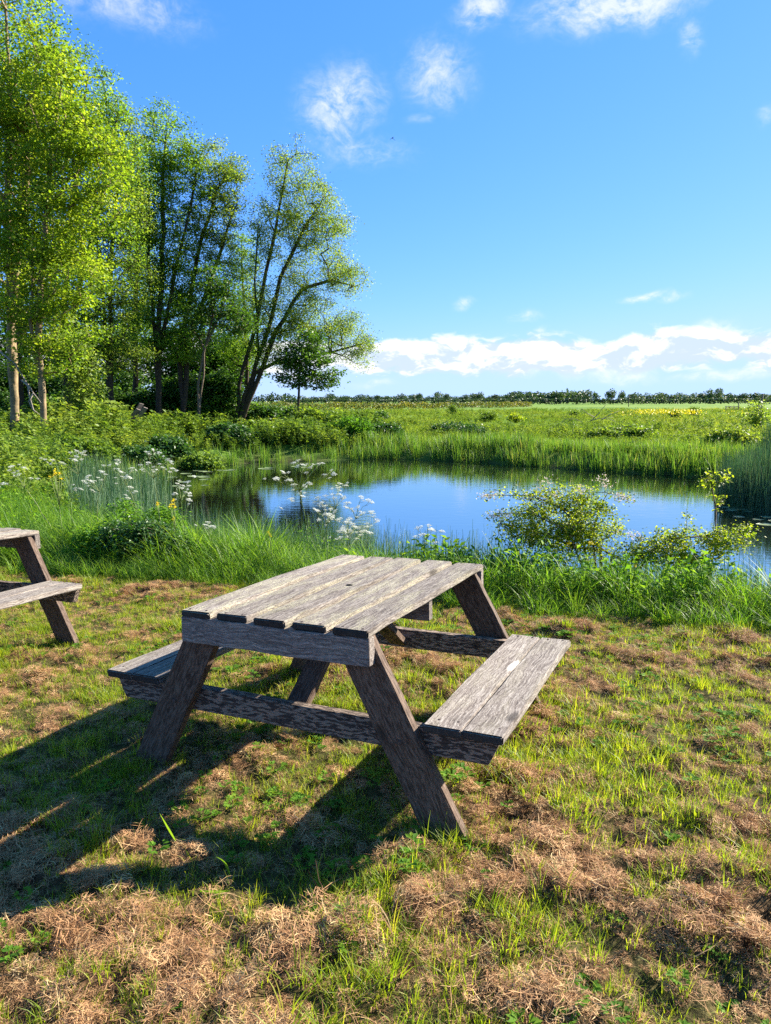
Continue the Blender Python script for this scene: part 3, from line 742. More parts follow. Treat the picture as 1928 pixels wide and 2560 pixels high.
# reeds along the far shore
x, y = pts_in(16000, -13, 16, 17, 34); sd = pond_sd(x, y)
w_ = np.where(x < -2.5, .8, 2.6)
keep = (sd > -.35) & (sd < w_) & (R.random(len(x)) < np.where(x < -2.5, .5, .62)) & ~((x > 7.5) & (y < 18)); x, y, sd = x[keep], y[keep], sd[keep]
s = R.uniform(.7, 1.1, len(x)) * np.where(x < -2.5, .58, .80) * (.55 + .65 * vnoise(x, y, .6, 2, 40)) * (1 - .35 * sstep(sd, .8, 2.4))
scatter('far_shore_reeds', np.stack([x, y, ground(x, y)], 1), R.uniform(0, 6.28, len(x)), s, R.integers(0, 5, len(x)), C_reed, 'upright green reeds lining the far pond shore', 'reeds')

# scrub between the pond and the trees, at the left
x, y = pts_in(9000, -26, 0, 11, 36); sd = pond_sd(x, y)
keep = (sd > .7) & (lawn_sd(x, y) < -1.8) & (x < -.5 - .0 * y) & (R.random(len(x)) < .42); x, y, sd = x[keep], y[keep], sd[keep]
mound = vnoise(x, y, .28, 3, 50)
s = R.uniform(.8, 1.25, len(x)) * (.10 + 2.0 * mound ** 1.2) * (.55 + .45 * sstep(sd, .6, 3.0))
scatter('scrub', np.stack([x, y, ground(x, y)], 1), R.uniform(0, 6.28, len(x)), s, R.integers(0, 5, len(x)), C_scrub, 'rough green nettle and bramble scrub below the trees', 'scrub')

# marsh meadow behind the pond
y = 22 + 110 * R.random(16000) ** 1.5; x = R.uniform(-.25, .75, len(y)) * y + R.uniform(-4, 4, len(y))
sd = pond_sd(x, y); keep = (sd > 1.2) & ~((x < -1.5) & (y < 40)); x, y = x[keep], y[keep]
mound = vnoise(x, y, .22, 3, 60)
s = R.uniform(.6, 1.0, len(x)) * (.20 + 1.1 * mound ** 1.3) * (1 + .004 * y)
scatter('marsh_meadow', np.stack([x, y, ground(x, y) - .03], 1), R.uniform(0, 6.28, len(x)), s, np.where(R.random(len(x)) < .45, R.integers(4, 6, len(x)), R.integers(0, 4, len(x))), C_mead, 'rough tussocky green meadow beyond the pond', 'meadow')

y = 27 + 85 * R.random(2600) ** 1.4; x = R.uniform(-.15, .7, len(y)) * y
keep = (pond_sd(x, y) > 3.0) & (R.random(len(x)) < sstep(vnoise(x * .45, y, .30, 3, 66), .46, .66)); x, y = x[keep], y[keep]
scatter('marsh_herbs', np.stack([x, y, ground(x, y) - .05], 1), R.uniform(0, 6.28, len(x)), R.uniform(.3, .75, len(x)), R.integers(0, 5, len(x)), C_scrub, 'patches of taller leafy herbs in the marsh', 'herbs')

# ------------------------------------------------------------------ trees
def grow(skel, targets, up_pen=.8, step=.5, droop=0.0, wig=.10):
    """attach targets one by one to the nearest point of the growing skeleton"""
    P = [np.array(p, float) for p, _ in skel]; par = [q for _, q in skel]
    N = len(P) + len(targets) * 14
    arr = np.zeros((N, 3)); arr[:len(P)] = P; n = len(P); parent = np.full(N, -1); parent[:n] = par
    depth = np.zeros(N, int)
    root = arr[0]; order = np.argsort(np.linalg.norm((targets - root) * [1, 1, .7], axis=1)); tips = []
    for ti in order:
        T = targets[ti]; d = T - arr[:n]; dist = np.linalg.norm(d, axis=1)
        cost = dist + up_pen * np.maximum(0, -(d[:, 2]) + .25 * dist) + .05 * depth[:n]
        j = int(np.argmin(cost)); L = dist[j]; k = int(min(12, max(1, round(L / step))))
        a = arr[j]; prev = j; side = RNG.normal(0, wig * L, 3)
        for s in range(1, k + 1):
            t_ = s / k; q = a + (T - a) * t_ + side * (t_ * (1 - t_)) + np.array([0, 0, 1]) * L * (.35 * t_ * (1 - t_) - droop * t_ * t_)
            if n >= N: break
            arr[n] = q; parent[n] = prev; depth[n] = depth[j] + 1; prev = n; n += 1
        tips.append(prev)
    return arr[:n], parent[:n], np.array(tips)

def tree_mesh(skel, targets, r_tip, expo, trunk_r, up_pen, step, droop, wig=.1):
    P, par, tips = grow(skel, targets, up_pen, step, droop, wig)
    n = len(P); cnt = np.zeros(n); cnt[tips] += 1
    for i in range(n - 1, 0, -1):
        if par[i] >= 0: cnt[par[i]] += cnt[i]
    cnt = np.maximum(cnt, 1); r = r_tip * cnt ** expo; r = r * min(1.0, trunk_r / r[0]) if r[0] > trunk_r else r * np.interp(r / r[0], [0, 1], [1, trunk_r / r[0]])
    e = np.where(par >= 0)[0]
    b = Bag(); thick = r[e] > .03
    A, B = P[par[e]], P[e]; ra, rb = np.minimum(r[par[e]], r[e] * 1.6), r[e]
    tubes(b, A[thick], B[thick] + (B[thick] - A[thick]) * .03, ra[thick], rb[thick], 7)
    tubes(b, A[~thick], B[~thick], ra[~thick], rb[~thick], 3)
    return b, P, par, tips, r

def ell_points(ells, n, surf=.55):
    """points in a union of ellipsoids, more towards the surface"""
    vol = np.array([e[3] * e[4] * e[5] for e in ells]) ** .8; k = RNG.choice(len(ells), n, p=vol / vol.sum())
    d = unit(RNG.normal(0, 1, (n, 3))); rr = RNG.random(n) ** (1 / (3.0 + 2.5 * surf)); E_ = np.array(ells)[k]
    return E_[:, :3] + d * rr[:, None] * E_[:, 3:6]

def leaves_at(bag, P, par, tips, per, sig, L, asp, hang=0.0, along=True, zsq=.38):
    a = P[par[tips]]; c0 = P[tips]; n = len(tips)
    k = np.repeat(np.arange(n), per); t_ = RNG.random(len(k)) * 1.15 - .1
    c = a[k] + (c0[k] - a[k]) * t_[:, None] * 1.0 + RNG.normal(0, 1, (len(k), 3)) * sig * np.array([1, 1, zsq])
    if hang: c[:, 2] -= np.abs(RNG.normal(0, hang, len(k)))
    az = RNG.uniform(0, 2 * np.pi, len(k)); d = np.stack([np.cos(az), np.sin(az), RNG.normal(-.25 - hang, .4, len(k))], 1)
    nr = np.stack([RNG.normal(0, .8, len(k)), RNG.normal(0, .8, len(k)), np.ones(len(k))], 1)
    ln = L * RNG.uniform(.65, 1.25, len(k)); cl = np.repeat(RNG.random(n), per)
    leaf_quads(bag, c, d, nr, ln, ln * asp, r=np.clip(.55 * cl + .45 * RNG.random(len(k)), 0, 1))

def stem_skel(stems):
    """stems: list of polylines (lists of points); every one starts at the root; returns skeleton nodes with parents"""
    sk = [(stems[0][0], -1)]
    for pl in stems:
        prev = 0; last = np.array(pl[0], float)
        for q in pl[1:]:
            q = np.array(q, float); k = max(1, int(np.linalg.norm(q - last) / .9))
            for s in range(1, k + 1):
                sk.append((last + (q - last) * s / k + RNG.normal(0, .035, 3) * (s < k), prev)); prev = len(sk) - 1
            last = q
    return sk

def tree(name, base, stems, ells, ntar, per, leaf, L, asp, bark, label, trunk_r=.16, sig=.34, hang=0.0, droop=0.0, up_pen=.8, step=.7, surf=.55, group='trees in the left wood', r_tip=.007, expo=.46):
    base = np.array(base, float)
    root = empty(name, base, 0, label, 'tree', group)
    sk = [(np.array(p) - 0, q) for p, q in stem_skel(stems)]
    T = ell_points(ells, ntar, surf)
    T = T[T[:, 2] > .9]
    b, P, par, tips, r = tree_mesh(sk, T, r_tip, expo, trunk_r, up_pen, step, droop)
    link('trunk', b.mesh(name + '_trunk', True), M[bark], root)
    c = Bag(); leaves_at(c, P, par, tips, per, sig, L, asp, hang)
    link('crown', c.mesh(name + '_crown'), M[leaf], root)
    return root

def gz(x, y): return float(ground(np.array([x]), np.array([y]))[0])
def foot(px, D):
    p_ = at(px, 1001, D); return np.array([p_[0], D, gz(p_[0], D)])
def S(px, py, D, base):
    """local point of a tree whose foot is base"""
    return at(px, py, D) - base

def px2m(p, D): return p / FPX * D

# sycamores at the left, nearest, light trunks
def ell(px, py, D, wpx, hpx, base, depth=None):
    c = S(px, py, D, base); return (c[0], c[1], c[2], px2m(wpx, D), depth or px2m(wpx, D) * .9, px2m(hpx, D))

D = 27.0; b0 = foot(30, D)
tree('sycamore_tree', b0, [[(0, 0, 0), S(30, 800, D, b0), S(22, 500, D, b0), S(30, 250, D, b0), S(20, -60, D, b0)], [(0, 0, 0), S(32, 760, D, b0), S(75, 420, D, b0), S(95, 120, D, b0)]],
     [ell(20, 120, D, 130, 230, b0), ell(-60, 420, D, 150, 250, b0), ell(60, 470, D, 110, 200, b0), ell(20, 720, D, 110, 90, b0), ell(90, 250, D, 90, 150, b0)], 560, 64, 'ash', .115, .72, 'bark_pale',
     'tall sycamore with the thick pale trunk at the left edge', .20, .29, r_tip=.011, up_pen=1.0)
D = 26.0; b0 = foot(106, D)
tree('sycamore_tree', b0, [[(0, 0, 0), S(102, 900, D, b0), S(96, 860, D, b0), S(105, 700, D, b0), S(130, 420, D, b0), S(160, 190, D, b0)], [(0, 0, 0), S(102, 930, D, b0), S(88, 870, D, b0), S(84, 640, D, b0), S(60, 420, D, b0)]],
     [ell(150, 270, D, 100, 160, b0), ell(210, 420, D, 110, 150, b0), ell(120, 560, D, 110, 110, b0), ell(160, 690, D, 110, 70, b0), ell(80, 780, D, 90, 60, b0), ell(115, 880, D, 75, 55, b0), ell(180, 820, D, 60, 45, b0)], 520, 60, 'ash', .115, .72, 'bark_pale',
     'slender sycamore with a forked pale trunk, second from the left edge', .13, .27, r_tip=.011, up_pen=1.0)
D = 33.0; b0 = foot(50, D)
tree('sycamore_tree', b0, [[(0, 0, 0), S(48, 860, D, b0), S(55, 500, D, b0), S(70, 120, D, b0)]],
     [ell(80, 180, D, 110, 190, b0), ell(20, 520, D, 130, 200, b0), ell(-60, 250, D, 120, 200, b0), ell(100, 640, D, 90, 110, b0)], 400, 56, 'poplar', .115, .7, 'bark_dark',
     'dark trunked sycamore standing just behind the thick pale trunk', .17, .40)
# willows and poplars behind
D = 33.0; b0 = foot(165, D)
tree('willow_tree', b0, [[(0, 0, 0), S(160, 820, D, b0), S(190, 500, D, b0), S(225, 190, D, b0)], [(0, 0, 0), S(185, 780, D, b0), S(250, 520, D, b0), S(300, 280, D, b0)]],
     [ell(215, 250, D, 95, 130, b0), ell(270, 400, D, 90, 170, b0), ell(170, 480, D, 90, 170, b0), ell(280, 620, D, 75, 110, b0), ell(200, 700, D, 90, 90, b0), ell(230, 820, D, 80, 60, b0)], 560, 62, 'poplar', .105, .6, 'bark_dark',
     'broad leafy willow behind the slender forked sycamore', .17, .29, r_tip=.010, hang=.05)
D = 34.0; b0 = foot(278, D)
tree('willow_tree', b0, [[(0, 0, 0), S(278, 860, D, b0), S(285, 600, D, b0), S(315, 330, D, b0)], [(0, 0, 0), S(265, 800, D, b0), S(240, 540, D, b0), S(235, 330, D, b0)]],
     [ell(305, 340, D, 55, 95, b0), ell(315, 500, D, 60, 120, b0), ell(250, 560, D, 70, 110, b0), ell(310, 690, D, 70, 90, b0), ell(260, 820, D, 80, 60, b0), ell(320, 880, D, 60, 50, b0)], 480, 62, 'willow', .105, .5, 'bark_dark',
     'dark stemmed willow left of the gap above the grey boards', .15, .29, hang=.08)
D = 36.0; b0 = foot(396, D)
tree('poplar_tree', b0, [[(0, 0, 0), S(398, 860, D, b0), S(408, 620, D, b0), S(412, 420, D, b0), S(428, 285, D, b0)], [(0, 0, 0), S(400, 900, D, b0), S(440, 680, D, b0), S(480, 520, D, b0), S(500, 400, D, b0)],
                         [(0, 0, 0), S(392, 850, D, b0), S(375, 640, D, b0), S(375, 470, D, b0)]],
     [ell(425, 350, D, 62, 88, b0), ell(390, 480, D, 50, 110, b0), ell(470, 430, D, 50, 80, b0), ell(420, 580, D, 62, 90, b0), ell(370, 640, D, 45, 90, b0), ell(440, 720, D, 60, 70, b0), ell(385, 800, D, 55, 70, b0), ell(450, 850, D, 50, 45, b0)], 640, 62, 'poplar', .105, .62, 'bark_dark',
     'tall poplar with several dark upright stems and a pointed top', .24, .26, up_pen=1.2)
D = 37.0; b0 = foot(455, D)
tree('poplar_tree', b0, [[(0, 0, 0), S(455, 860, D, b0), S(495, 650, D, b0), S(545, 470, D, b0), S(560, 390, D, b0)], [(0, 0, 0), S(470, 850, D, b0), S(530, 700, D, b0), S(590, 520, D, b0)]],
     [ell(545, 420, D, 62, 68, b0), ell(590, 450, D, 40, 70, b0), ell(540, 540, D, 60, 70, b0), ell(480, 600, D, 50, 80, b0), ell(560, 650, D, 45, 60, b0), ell(500, 740, D, 60, 70, b0), ell(575, 760, D, 45, 60, b0), ell(480, 860, D, 50, 50, b0)], 580, 62, 'willow', .105, .55, 'bark_dark',
     'round topped poplar between the pointed poplar and the drooping willow', .20, .26, up_pen=1.2)
D = 39.0; b0 = foot(338, D)
tree('poplar_tree', b0, [[(0, 0, 0), S(340, 860, D, b0), S(345, 600, D, b0), S(350, 400, D, b0)]], [ell(350, 420, D, 42, 75, b0), ell(345, 560, D, 45, 80, b0), ell(350, 700, D, 50, 80, b0), ell(340, 830, D, 55, 60, b0)], 380, 56, 'poplar', .11, .6, 'bark_dark',
     'slim poplar filling the gap between the sycamores and the pointed poplar', .15, .28, up_pen=1.2)
D = 42.0; b0 = foot(618, D)
tree('poplar_tree', b0, [[(0, 0, 0), S(618, 880, D, b0), S(612, 740, D, b0), S(608, 600, D, b0)]], [ell(608, 640, D, 35, 70, b0), ell(620, 770, D, 48, 60, b0), ell(600, 860, D, 50, 50, b0)], 260, 50, 'poplar', .11, .6, 'bark_dark',
     'slim lower poplar just left of the leaning willow', .12, .28, up_pen=1.2)
# the drooping willow that ends the wood
D = 39.0; b0 = foot(590, D)
tree('willow_tree', b0, [[(0, 0, 0), S(600, 960, D, b0), S(640, 820, D, b0), S(668, 680, D, b0), S(700, 530, D, b0), S(725, 400, D, b0)], [(0, 0, 0), S(612, 990, D, b0), S(665, 850, D, b0), S(705, 690, D, b0), S(770, 560, D, b0), S(820, 480, D, b0)],
                         [(0, 0, 0), S(640, 930, D, b0), S(690, 905, D, b0), S(760, 892, D, b0), S(830, 880, D, b0), S(905, 860, D, b0)], [(0, 0, 0), S(650, 880, D, b0), S(640, 700, D, b0), S(650, 560, D, b0)],
                         [(0, 0, 0), S(690, 830, D, b0), S(760, 720, D, b0), S(830, 700, D, b0), S(890, 715, D, b0)]],
     [ell(735, 410, D, 62, 72, b0), ell(775, 520, D, 85, 85, b0), ell(835, 560, D, 55, 60, b0), ell(700, 560, D, 60, 90, b0), ell(800, 660, D, 90, 60, b0), ell(870, 690, D, 50, 50, b0), ell(880, 830, D, 62, 60, b0),
      ell(800, 800, D, 90, 65, b0), ell(655, 560, D, 35, 80, b0), ell(720, 760, D, 80, 80, b0), ell(910, 870, D, 30, 45, b0), ell(640, 680, D, 40, 90, b0), ell(690, 860, D, 60, 50, b0), ell(640, 820, D, 45, 70, b0)], 1250, 50, 'willow', .11, .45, 'bark_dark',
     'leaning willow with drooping feathery twigs at the right end of the wood', .26, .24, hang=.22, droop=.06, up_pen=.5, surf=.3)
D = 36.5; b0 = foot(745, D)
tree('hazel_tree', b0, [[(0, 0, 0), S(750, 960, D, b0), S(752, 900, D, b0), S(765, 850, D, b0)]],
     [ell(760, 890, D, 70, 28, b0), ell(735, 940, D, 50, 25, b0), ell(810, 930, D, 45, 22, b0), ell(765, 850, D, 45, 25, b0), ell(820, 960, D, 30, 15, b0)], 200, 26, 'dark_leaf', .17, .6, 'bark_dark',
     'small dark hazel standing alone below the willow\'s drooping branch', .06, .26, up_pen=.3)
D = 33.5; b0 = foot(494, D)
tree('birch_tree', b0, [[(0, 0, 0), S(497, 960, D, b0), S(513, 870, D, b0), S(545, 800, D, b0), S(570, 740, D, b0)], [(0, 0, 0), S(512, 880, D, b0), S(535, 790, D, b0), S(532, 730, D, b0)]],
     [ell(560, 740, D, 40, 50, b0), ell(600, 800, D, 45, 35, b0), ell(530, 700, D, 25, 45, b0), ell(500, 800, D, 40, 40, b0)], 200, 22, 'dark_leaf', .15, .6, 'bark',
     'thin young birch with a pale grey leaning stem', .075, .25)
D = 30.0; b0 = foot(170, D)
tree('willow_tree', b0, [[(0, 0, 0), S(172, 960, D, b0), S(190, 870, D, b0)]], [ell(200, 900, D, 50, 45, b0), ell(160, 850, D, 40, 45, b0), ell(215, 970, D, 35, 35, b0)], 180, 32, 'willow', .15, .5, 'bark',
     'small pale green willow sapling drooping beside the forked sycamore', .05, .24, hang=.2)
BG = [(-30, 44, 560, 'tree hidden at the far left of the wood\'s back row'), (60, 46, 560, 'back row tree seen between the two pale sycamores'), (150, 47, 580, 'back row tree seen right of the forked sycamore'), (235, 48, 620, 'back row tree seen left of the grey boards'),
      (335, 48, 680, 'back row tree seen above the grey boards'), (440, 47, 720, 'back row tree seen between the poplar stems'), (520, 47, 770, 'back row tree seen behind the thin young birch'), (585, 48, 820, 'back row tree seen behind the leaning willow\'s foot')]
for px, D, tp, lb in BG:
    b0 = foot(px, D); mid_ = (tp + 1000) / 2
    tree('alder_tree', b0, [[(0, 0, 0), S(px + 4, 850, D, b0), S(px + RNG.normal(0, 12), mid_ - 40, D, b0), S(px + RNG.normal(0, 15), tp + 30, D, b0)]],
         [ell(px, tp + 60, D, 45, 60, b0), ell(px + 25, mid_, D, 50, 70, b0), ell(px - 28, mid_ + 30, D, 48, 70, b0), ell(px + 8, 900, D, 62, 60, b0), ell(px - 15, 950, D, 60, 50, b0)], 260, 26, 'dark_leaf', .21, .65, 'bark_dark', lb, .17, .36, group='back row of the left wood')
# understorey: dark bushes closing the wood below the crowns
def shrub(name, base, ells, ntar, per, leaf, L, asp, label, group=None, sig=.2, bark='bark_dark', cat='bush', trunk_r=.05, step=.3, r_tip=.004, stems=4, hang=0.0):
    base = np.array(base, float); root = empty(name, base, 0, label, cat, group)
    cz = np.mean([e[2] for e in ells]); st = []
    for k in range(stems):
        e = ells[k % len(ells)]; st.append([(0, 0, -.05), (e[0] * .35, e[1] * .35, e[2] * .5), (e[0] * .8, e[1] * .8, e[2] * .95)])
    T = ell_points(ells, ntar, .4); T = T[T[:, 2] > .02]
    b, P, par, tips, r = tree_mesh(stem_skel(st), T, r_tip, .42, trunk_r, .4, step, 0.0)
    link('branches', b.mesh(name + '_branches', True), M[bark], root)
    c = Bag(); leaves_at(c, P, par, tips, per, sig, L, asp, hang); link('foliage', c.mesh(name + '_foliage'), M[leaf], root)
    return root

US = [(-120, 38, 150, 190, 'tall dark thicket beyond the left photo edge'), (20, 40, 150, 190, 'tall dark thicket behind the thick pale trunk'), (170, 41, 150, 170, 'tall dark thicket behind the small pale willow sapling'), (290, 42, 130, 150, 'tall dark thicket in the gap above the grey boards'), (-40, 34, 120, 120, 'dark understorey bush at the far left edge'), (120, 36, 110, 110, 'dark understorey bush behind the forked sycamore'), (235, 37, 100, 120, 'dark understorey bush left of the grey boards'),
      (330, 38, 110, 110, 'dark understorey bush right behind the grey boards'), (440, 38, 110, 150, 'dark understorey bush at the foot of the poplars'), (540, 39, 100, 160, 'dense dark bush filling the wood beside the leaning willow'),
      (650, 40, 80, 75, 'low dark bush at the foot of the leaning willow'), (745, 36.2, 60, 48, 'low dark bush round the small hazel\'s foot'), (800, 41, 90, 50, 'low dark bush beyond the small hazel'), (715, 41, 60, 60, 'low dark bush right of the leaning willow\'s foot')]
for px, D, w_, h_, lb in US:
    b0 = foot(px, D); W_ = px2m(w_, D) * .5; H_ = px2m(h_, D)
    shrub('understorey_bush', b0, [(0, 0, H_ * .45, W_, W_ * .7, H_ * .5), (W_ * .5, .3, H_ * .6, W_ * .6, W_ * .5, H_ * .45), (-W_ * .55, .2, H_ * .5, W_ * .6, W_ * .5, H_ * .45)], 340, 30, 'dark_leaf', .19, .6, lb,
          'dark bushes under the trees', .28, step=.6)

# ------------------------------------------------------------------ bushes round the pond
for px, D, w_, h_, leaf, lb, dy in [
    (415, 25.5, 70, 46, 'bramble', 'rounded dark bramble bush right of the grey boards', 0),
    (500, 24.8, 60, 36, 'scrub', 'pale leafy sallow bush between the dark bramble and the reeds', 0),
    (345, 23.3, 90, 52, 'bramble', 'dark low bramble mound in front of the grey boards', 0),
    (60, 19.5, 120, 62, 'scrub', 'bright nettle mound below the two pale trunks', 0),
    (190, 21.0, 110, 58, 'scrub', 'yellowish leafy mound left of the grey boards', 0),
    (130, 17.5, 100, 40, 'bramble', 'dark low mound in the scrub at the far left', 0),
    (255, 19.0, 90, 44, 'scrub', 'pale mound of scrub above the left lily pads', 0),
    (570, 28.5, 80, 50, 'bramble', 'dark bush on the bank below the thin birch', 0),
    (-40, 18.0, 110, 66, 'scrub', 'tall scrub mound cut by the left photo edge', 0),
    (640, 30.5, 90, 50, 'scrub', 'grey-green sallow bush on the far bank below the leaning willow', 0),
    (760, 31.0, 80, 52, 'scrub', 'grey-green sallow bush hanging over the far left shore', 0),
    (880, 31.0, 90, 56, 'weed', 'bright leafy bush on the far shore at the start of the reeds', 0),
    (965, 31.5, 60, 42, 'bramble', 'dark bush beside the bright leafy bush on the far shore', 0),
    (1150, 37.0, 110, 26, 'bramble', 'long low dark bush in the marsh behind the reeds', 0),
    (1560, 33.0, 120, 30, 'scrub', 'spreading green bush in the marsh behind the right reeds', 0),
    (1840, 26.0, 90, 46, 'scrub', 'green bush in the marsh above the right rush stand', 0)]:
    b0 = foot(px, D); W_ = px2m(w_, D) * .62; H_ = px2m(h_, D) * 1.25
    if leaf not in ('bramble',): mt = leaf
    shrub('bank_bush', b0, [(0, 0, H_ * .4, W_, W_ * .8, H_ * .55), (W_ * .5, -.2, H_ * .35, W_ * .6, W_ * .5, H_ * .45), (-W_ * .5, .1, H_ * .38, W_ * .6, W_ * .5, H_ * .5)], 240, 24, leaf, .13, .6, lb,
          'bushes round the far shore', .16, step=.35)
for px, D, w_, h_, leaf, lb in [(235, 7.75, 60, 120, 'weed', 'leafy nettle clump beside the left picnic table'), (300, 7.7, 75, 135, 'bramble', 'dark leafy clump between the nettles and the densest bush'), (375, 7.6, 80, 150, 'bramble', 'densest dark bush at the lawn edge below the yellow flowers'),
                            (440, 7.6, 65, 120, 'bramble', 'low dark bush sloping to the grass right of the densest bush'), (330, 8.2, 110, 150, 'weed', 'fresh green leafy clump behind the dark lawn edge bushes')]:
    b0 = foot(px, D); b0[2] = gz(b0[0], D); W_ = px2m(w_, D) * .9; H_ = px2m(h_, D)
    el_ = [(R.uniform(-.75, .75) * W_, R.uniform(-.15, .15), H_ * R.uniform(.25, .6), W_ * R.uniform(.3, .55), .22, H_ * R.uniform(.25, .45)) for _ in range(7)]
    shrub('bank_bush', b0, el_, 300, 20, leaf, .045, .5, lb, 'bushes at the lawn edge', .06, step=.12, r_tip=.0016, trunk_r=.012, bark='twig')

# hawthorn leaning over the near water
b0 = np.array([2.12, 6.75, 0.0]); b0[2] = gz(b0[0], b0[1]) - .02
Dh = 6.7
hw_root = empty('hawthorn_bush', b0, 0, 'spreading hawthorn bush with pale blossom leaning over the near water', 'bush')
hs_ = lambda px, py, D=Dh: at(px, py, D) - b0
stems = [[(0, 0, 0), hs_(1530, 1392), hs_(1490, 1365), hs_(1450, 1320), hs_(1400, 1270), hs_(1330, 1230)], [(0, 0, 0), hs_(1500, 1380), hs_(1440, 1370, 6.9), hs_(1340, 1330, 6.9), hs_(1250, 1310, 6.8)],
         [(0, 0, 0), hs_(1480, 1340), hs_(1500, 1270), hs_(1520, 1235), hs_(1572, 1248)], [(0, 0, 0), hs_(1600, 1395, 6.6), hs_(1680, 1350, 6.6), hs_(1760, 1345, 6.6), hs_(1870, 1330, 6.5)],
         [(0, 0, 0), hs_(1420, 1330, 6.5), hs_(1330, 1285, 6.5), hs_(1240, 1285, 6.5)], [(0, 0, 0), hs_(1440, 1290), hs_(1330, 1240), hs_(1212, 1240)],
         [(0, 0, 0), hs_(1640, 1370, 6.7), hs_(1720, 1400, 6.6), hs_(1800, 1400, 6.6)]]
H_E = lambda px, py, D, wx, hy, dp=.25: (*hs_(px, py, D), px2m(wx, D), dp, px2m(hy, D))
ells = [H_E(1400, 1290, 6.7, 105, 65, .4), H_E(1480, 1310, 6.7, 75, 60, .35), H_E(1330, 1320, 6.8, 85, 50, .3), H_E(1430, 1370, 6.8, 75, 40, .3), H_E(1420, 1240, 6.7, 80, 25, .2), H_E(1290, 1345, 6.8, 55, 22, .2)]
ells2 = [H_E(1640, 1370, 6.6, 70, 45), H_E(1740, 1365, 6.6, 90, 42), H_E(1830, 1350, 6.5, 45, 35), H_E(1700, 1410, 6.6, 80, 22), H_E(1575, 1390, 6.6, 45, 35), H_E(1735, 1425, 6.5, 55, 25, .15)]
sprays = [hs_(1212 + 12 * k, 1240 + 2 * math.sin(k * 2.), 6.6) for k in range(10)] + [hs_(1225 + 14 * k, 1292 - k, 6.5) for k in range(8)] + [hs_(1572 - 9 * k, 1250 - 3 * k, 6.7) for k in range(6)] + \
         [hs_(1716, 1275 + 12 * k, 6.6) for k in range(6)] + [hs_(1880 - 12 * k, 1325 + 2 * k, 6.5) for k in range(7)] + [hs_(1265 + 15 * k, 1225 + 6 * k, 6.7) for k in range(5)]
sprays = np.array(sprays)
T = np.concatenate([ell_points([(*e[:3], e[3] * 1.12, e[4], e[5] * 1.12) for e in ells], 780, .25), ell_points(ells2, 460, .25), sprays])
bb, P, par, tips, r = tree_mesh(stem_skel(stems), T, .0016, .45, .028, .2, .10, 0.0)
link('branches', bb.mesh('hawthorn_branches', True), M['twig'], hw_root)
c = Bag(); leaves_at(c, P, par, tips, 18, .040, .025, .75, zsq=.8); link('foliage', c.mesh('hawthorn_foliage'), M['hawthorn'], hw_root)
c = Bag()
bl = np.concatenate([sprays[:3], sprays[10:14], sprays[18:22], np.array([hs_(1430 + R.normal(0, 70), 1225 + R.normal(0, 16), 6.65) for _ in range(9)]), np.array([hs_(1600 + R.normal(0, 40), 1330 + R.normal(0, 15), 6.55) for _ in range(3)])])
k = np.repeat(np.arange(len(bl)), 46); cc = bl[k] + R.normal(0, 1, (len(k), 3)) * [.036, .03, .02]
leaf_quads(c, cc, R.normal(0, 1, (len(k), 3)) + [0, 0, .4], R.normal(0, .6, (len(k), 3)) + [0, 0, 1], .013, .013)
link('blossom', c.mesh('hawthorn_blossom'), M['pink_petal'], hw_root)

# sapling shoot right of the hawthorn
b0 = foot(1782, 7.2); b0[2] = max(gz(b0[0], 7.2), WATER_Z - .1)
D = 7.2
shoot = empty('willow_sapling', b0, 0, 'slim sapling with a tuft of bright leaves in front of the right rushes', 'sapling')
sp = [np.zeros(3), S(1786, 1380, D, b0), S(1790, 1280, D, b0), S(1778, 1210, D, b0), S(1768, 1172, D, b0)]
T = np.concatenate([ell_points([(*S(1775, 1205, D, b0), px2m(26, D), .08, px2m(38, D)), (*S(1805, 1190, D, b0), px2m(22, D), .08, px2m(22, D)), (*S(1800, 1245, D, b0), px2m(25, D), .08, px2m(20, D))], 40, .2)])
bb, P, par, tips, r = tree_mesh(stem_skel([sp]), T, .0015, .45, .008, .6, .12, 0)
link('stem', bb.mesh('sapling_stem', True), M['twig'], shoot)
c = Bag(); leaves_at(c, P, par, tips, 7, .03, .042, .5); link('foliage', c.mesh('sapling_foliage'), M['hawthorn'], shoot)

# ------------------------------------------------------------------ cow parsley
def umbel_mesh(seed):
    b = Bag(); n = 12
    for k in range(n):
        a = k * 2.4; rr = .028 * math.sqrt((k + .5) / n); c = np.array([math.cos(a) * rr, math.sin(a) * rr, .012 - rr * .25 + R.normal(0, .002)])
        tubes(b, [[0, 0, -.015]], [c - [0, 0, .001]], .0006, .0005, 3, r=0)
        m_ = 9; cc = c + np.stack([R.normal(0, .0045, m_), R.normal(0, .0045, m_), R.normal(0, .0015, m_)], 1)
        leaf_quads(b, cc, np.stack([R.normal(0, 1, m_), R.normal(0, 1, m_), R.normal(.1, .3, m_)], 1), np.tile([0, 0, 1.], (m_, 1)) + R.normal(0, .3, (m_, 3)), .0068, .0062)
    me = b.mesh('umbel'); me.materials.append(M['white_petal']); return me
UMB = [umbel_mesh(k) for k in range(3)]

